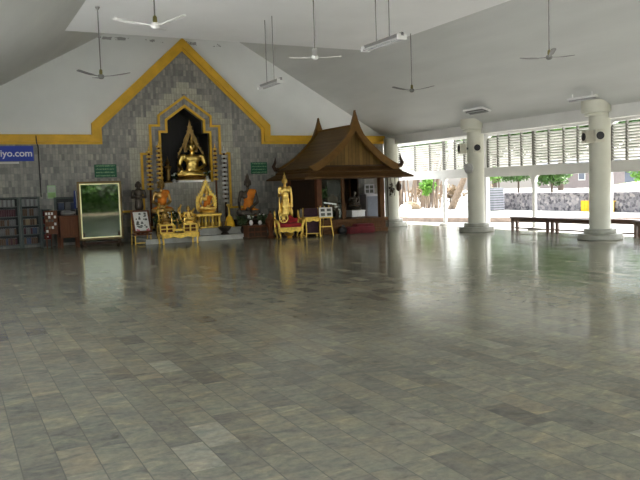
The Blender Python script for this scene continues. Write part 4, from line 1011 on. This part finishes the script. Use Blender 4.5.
for sx in (-.2, .2):
    for sy in (-.17, .19): MB().box(sx - .025, sx + .025, sy - .025, sy + .025, 0, .24).build('leg', 'teak', t)
    MB().tube([(sx * 1.08, -.18, .29), (sx * 1.1, -.18, .47), (sx * 1.1, .2, .49)], .024, 8).build('armrest', 'teak', t, True)
potted('potted_plant', (10.66, 20.75, .45), 'leafy green plant inside the pavilion behind the glass panel', 'plant', .26, 260, .075, pot='bronze', seed=77, ph=.62, leaf='leaf')
t = thing('statue_plinth', 'white box plinth at the right end of the pavilion floor', 'plinth', (12.16, 21.2, .45)); MB().box(-.25, .25, -.2, .2, 0, .19).build('block', 'slab', t, bevel=.008); MB().box(-.27, .27, -.22, .22, .19, .22).build('cap', 'slab', t)
seated('monk_statue', 'dark seated monk statue on the white plinth inside the pavilion', 'statue', (12.12, 21.2, .67), math.radians(-25), .46, 'bronze', spike=0, lap=True, voxel=.02, base=('bronze', .08))
t = thing('white_cabinet', 'white cabinet with a small framed window behind the pavilion', 'cabinet', (13.28, 22.05, 0)); MB().box(-.28, .28, -.16, .3, .04, 1.18).build('body', 'cabinet', t, bevel=.01); MB().box(-.24, .24, -.18, -.16, .08, 1.1).build('door', 'bluegrey', t); MB().box(-.26, .26, -.15, .28, 0, .04).build('plinth', 'steel', t)
t = thing('framed_picture', 'white framed dark picture standing on the cabinet behind the pavilion', 'picture', (13.26, 22.08, 1.18)); b = MB()
for a in ((-.2, .2, 0, .03, 0, .04), (-.2, .2, 0, .03, .30, .34), (-.2, -.16, 0, .03, .04, .3), (.16, .2, 0, .03, .04, .3), (-.015, .015, 0, .025, .04, .3), (-.16, .16, 0, .025, .16, .19)): b.box(*a)
b.build('frame', 'cabinet', t); MB().box(-.17, .17, .02, .03, .03, .31).build('picture', 'ink', t)
t = thing('hanging_ornament', 'dark dangling vine ornament between the pavilion and the far column', 'ornament', (13.75, 21.2, 0)); rr = random.Random(3); b = MB()
for k in range(3):
    x = -.16 + .16 * k; b.tube([(x, 0, 1.72), (x + .02, 0, 1.45), (x - .05 + .05 * k, .02, 1.1)], .012, 5)
b.tube([(-.3, 0, 1.75), (.3, 0, 1.72)], .014, 6); b.build('stem', 'darkwood', t)
foliage(t, 'leaves', 'darkwood', (-.12, 0, 1.32), (.12, .1, .28), 60, .06, 12); MB().lathe([(.03, 1.25), (.09, 1.32), (.10, 1.45), (.05, 1.55), (.02, 1.6)], (.16, 0, 0), 14).build('lantern', 'darkwood', t, True)
MB().tube([(-.3, 0, 0), (-.3, 0, 1.75)], .02, 6).build('pole', 'darkwood', t)

# ------------------------------------------------------------------ outside: bamboo, trees, cabinet, houses
t = thing('slatted_cabinet', 'white slatted utility cabinet outside, right of the column with the grey disc', 'cabinet', (23.0, 27.0, .1))
MB().box(-.3, .3, -.45, .45, 0, 1.08).build('body', 'steel', t, bevel=.015)
b = MB()
for k in range(9): b.box(-.33, .33, -.48, .48, .06 + k * .115, .12 + k * .115)
b.build('slats', mat('lavender_grey_slats', (.23, .23, .26), .6, var=.05), t); MB().box(-.28, .28, -.42, .42, -.02, .0).build('foot', 'steel', t)
def cloth(loc, w, h, label, seed):
    t = thing('yellow_cloth', label, 'cloth', loc); rnd = random.Random(seed); b = MB(); n = 14
    o = [(-.02 - .03 * math.sin(i * 1.3 + seed), -w / 2 + w * i / n) for i in range(n + 1)]
    for i in range(n): b.prism([o[i], o[i + 1], (o[i + 1][0] + .02, o[i + 1][1]), (o[i][0] + .02, o[i][1])], 0, h, 'xy')
    b.build('drape', 'yellow', t, True); MB().box(-.02, .3, -w / 2, w / 2, h, h + .03).build('fold', 'yellow', t)
cloth((23.92, 22.15, .1), .50, .42, 'yellow cloth hanging against the rubble wall, left of the nearest column', 1)
cloth((23.92, 20.8, .1), .26, .42, 'yellow cloth hanging against the rubble wall, right of the nearest column', 2)
def tree(loc, trunk_h, trunk_r, crown_c, crown_r, n, size, label, leaf, seed, lean=(0, 0), bark='bark'):
    t = thing('tree', label, 'tree', loc); rnd = random.Random(seed)
    b = MB(); top = Vector((lean[0], lean[1], trunk_h)); b.tube([(0, 0, -.1), top * .5 + Vector((.03, .02, 0)), top], [trunk_r * 1.2, trunk_r, trunk_r * .7], 10)
    b.build('trunk', bark, t, True)
    for k in range(4):
        a = k * 1.6 + seed; q = Vector(crown_c) + Vector((math.cos(a) * crown_r[0] * .5, math.sin(a) * crown_r[1] * .5, crown_r[2] * .2))
        MB().tube([top * .9, (top + q) / 2 + Vector((0, 0, .05)), q], [trunk_r * .6, trunk_r * .4, trunk_r * .15], 6).build('branch', bark, t, True)
    foliage(t, 'foliage', leaf, crown_c, crown_r, n, size, seed)
tree((27, 29.6, .84), .9, .05, (0, .1, .95), (.8, 1.6, .46), 1200, .11, 'small dark tree beyond the rubble wall, left of the veranda post', 'leaf', 1)
tree((27, 27.2, .84), .8, .05, (0, .1, .85), (.8, 1.5, .62), 1500, .11, 'small dark tree beyond the rubble wall, right of the veranda post', 'leaf', 2)
tree((26, 21.0, .84), .7, .05, (0, -.2, .9), (.8, .9, .75), 900, .11, 'bright green bush tree beyond the wall at the right edge', 'leafbright', 3)
tree((28, 32.3, .84), .7, .04, (0, .2, 1.0), (.7, .9, .5), 500, .11, 'yellow-green bush tree just right of the column with the grey disc', 'leafbright', 4)
def bamboo(loc, n, spread, h, label, leaf, fc, frr, nl, seed, m='palebark'):
    t = thing('bamboo_clump', label, 'bamboo', loc); rnd = random.Random(seed)
    for i in range(n):
        x, y = rnd.uniform(-spread[0], spread[0]), rnd.uniform(-spread[1], spread[1]); lx_, ly_ = rnd.uniform(-.5, .5), rnd.uniform(-.9, .9)
        MB().tube([(x, y, 0), (x + lx_ * .3, y + ly_ * .3, h * .5), (x + lx_, y + ly_, h)], [rnd.uniform(.03, .07), .045, .025], 7).build('stem', rnd.choice((m, 'bark', m)), t, True)
    foliage(t, 'foliage', leaf, fc, frr, nl, .13, seed)
    return t
bamboo((24.5, 35.4, .1), 36, (.8, 2.3), 3.0, 'clump of pale leaning bamboo stems outside, between the pavilion and the slim post', 'drygrass', (0, 0, 2.6), (1, 2.4, .5), 260, 11)
bamboo((23.5, 32.6, .1), 7, (.3, .5), 2.6, 'green leafy bamboo outside, just left of the slim post', 'leafbright', (-.2, 0, 1.25), (.45, .62, .62), 700, 12)
tree((23.5, 30.9, .1), 2.4, .16, (-.4, -2.2, 3.0), (1, 1.2, .6), 500, .12, 'pale leaning tree trunk outside, left of the column with the grey disc', 'leaf', 6, (-.2, -2.0), 'palebark')
tree((27, 33.5, .1), 1.9, .06, (0, .2, 2.0), (.8, 1.1, .5), 500, .12, 'dark thin tree behind the pale leaning trunk', 'leaf', 8)
for i, (x, y, rx, lab) in enumerate(((21.5, 35.8, .8, 'orange-brown heap of dry leaves under the bamboo, near the far column'), (22.8, 33.6, .7, 'low heap of dry leaves at the foot of the green bamboo'))):
    t = thing('leaf_heap', lab, 'leaves', (x, y, .1)); MB().ell((0, 0, 0), (rx * .7, rx, .42)).build('mound', 'drygrass', t, True); foliage(t, 'leaf_litter', 'drygrass', (0, 0, .12), (rx * .75, rx, .4), 220, .08, 60 + i)
t = thing('rock', 'white boulder at the foot of the pale bamboo stems', 'rock', (22.0, 32.9, .1)); MB().ell((0, 0, .1), (.3, .4, .22)).build('stone', 'slab', t, True)
for i, (x, y, z) in enumerate(((27, 38.6, .1), (26.6, 35, .1), (26.4, 31.9, .1))):
    tree((x, y, z), .5, .05, (0, 0, .75), (.8, 1.5, .62), 900, .10, ('dry beige shrub behind the bamboo, nearest to the far column', 'dry beige shrub behind the green bamboo', 'dry beige shrub behind the pale leaning trunk')[i], 'drygrass', 150 + i)
def house(loc, sx, sy, h, m, rm, label, rz=0, nw=3):
    t = thing('house', label, 'building', loc, rz); MB().box(-sx, sx, -sy, sy, 0, h).build('wall', m, t)
    MB().prism([(-sx - .3, h), (sx + .3, h), (0, h + .7)], -sy - .3, sy + .3, 'xz').build('roof', rm, t)
    for k in range(nw):
        y = -sy + (k + .5) * 2 * sy / 3; w_ = MB().box(-sx - .03, -sx, y - .3, y + .3, h * .35, h * .8).build('window_frame', 'slab', t); MB().box(-sx - .035, -sx - .028, y - .25, y + .25, h * .39, h * .76).build('pane', 'bluegrey', w_)
for i, (x, y, h, r) in enumerate(((36, 14, 3.6, 2.6), (38, 21, 4.0, 3.0), (41.5, 30, 3.8, 2.7), (45, 36, 4.2, 3.2), (36, 42, 4.0, 3.0), (34, 49, 4.2, 3.2), (30, 55, 4.0, 3.0), (43, 41, 4.3, 2.4), (34, 33.5, 3.6, 2.2))):
    tree((x, y, .84), 3.2, .16, (0, 0, h + .3), (2.4, r + 1.6, 2.2), 2600, .36, 'tall shade tree in the grove behind the louvred wall, the %s one planted' % ('first second third fourth fifth sixth seventh eighth ninth'.split()[i]), 'leaf', 130 + i)
house((40, 37.5, .84), 1.6, 2.4, 1.5, 'pinkwall', 'bluegrey', 'pale pinkish house far behind, left of the nearest column')
house((36, 27.6, .84), 1.5, 1.5, 1.0, 'bluegrey', 'bluegrey', 'blue-grey shed far behind, right of the nearest column', 0, 0)
struct(MB().prism([(27.5, .84), (33, 1.32), (33, .84)], 17, 26.5, 'xz').build('ground_bank', 'grass'))
# greenery behind the viewer (the framed mirror shows it)
struct(MB().box(-10, 30, -9.6, -9.3, -.06, .12).build('trim_8', 'curb'))
for i in range(8):
    x = -1 + i * 3.3; rr = random.Random(70 + i)
    tree((x, -13.6 + rr.uniform(-.3, .3), -.06), 1.2, .12, (0, 0, 2.0), (1.6, 1.4, 2.0), 1500, .2, 'leafy tree behind the viewer, number %s along the rear path' % ('one two three four five six seven eight'.split()[i]), 'leafbright' if i % 2 else 'leaf', 80 + i)

t = thing('hedge', 'clipped green hedge behind the viewer along the rear path', 'hedge', (9, -11.2, -.06)); foliage(t, 'foliage', 'leaf', (0, 0, 1.1), (14, .7, 1.5), 5200, .22, 99); MB().box(-13, 13, -.2, .2, 0, .9).build('stem_row', 'leafdark', t)

# ------------------------------------------------------------------ light
w = bpy.data.worlds.new('sky'); scn.world = w; w.use_nodes = True; nt = w.node_tree; nt.nodes.clear()
o = nt.nodes.new('ShaderNodeOutputWorld'); bg = nt.nodes.new('ShaderNodeBackground'); sk = nt.nodes.new('ShaderNodeTexSky')
sk.sky_type = 'NISHITA'; sk.sun_disc = False; sk.sun_elevation = math.radians(58); sk.sun_rotation = math.radians(100); sk.air_density = 1.0; sk.dust_density = 4.0; sk.ozone_density = .6
hs = nt.nodes.new('ShaderNodeHueSaturation'); hs.inputs['Saturation'].default_value = .35
nt.links.new(sk.outputs[0], hs.inputs['Color']); nt.links.new(hs.outputs[0], bg.inputs['Color']); nt.links.new(bg.outputs[0], o.inputs[0]); bg.inputs['Strength'].default_value = .55
ld = bpy.data.lights.new('sun', 'SUN'); ld.energy = 7.0; ld.angle = math.radians(.6); ld.color = (1, .97, .92)
so = bpy.data.objects.new('sun', ld); COL.objects.link(so)
el, az = math.radians(61), math.radians(8)            # azimuth measured from +X towards -Y
dv = Vector((math.cos(el) * math.cos(az), -math.cos(el) * math.sin(az), math.sin(el)))
so.rotation_euler = dv.to_track_quat('Z', 'Y').to_euler(); so.location = (20, 5, 20)
vs = scn.view_settings
scn.display_settings.display_device = 'sRGB'; vs.view_transform = 'Standard'; vs.look = 'None'; vs.gamma = 1; vs.use_curve_mapping = False; vs.exposure = 1.1

# ------------------------------------------------------------------ real size
for me in list(bpy.data.meshes): me.transform(Matrix.Scale(K, 4))
for ob in bpy.data.objects: ob.location = ob.location * K
for ob in bpy.data.objects:
    if ob.type == 'EMPTY': ob.empty_display_size = .1
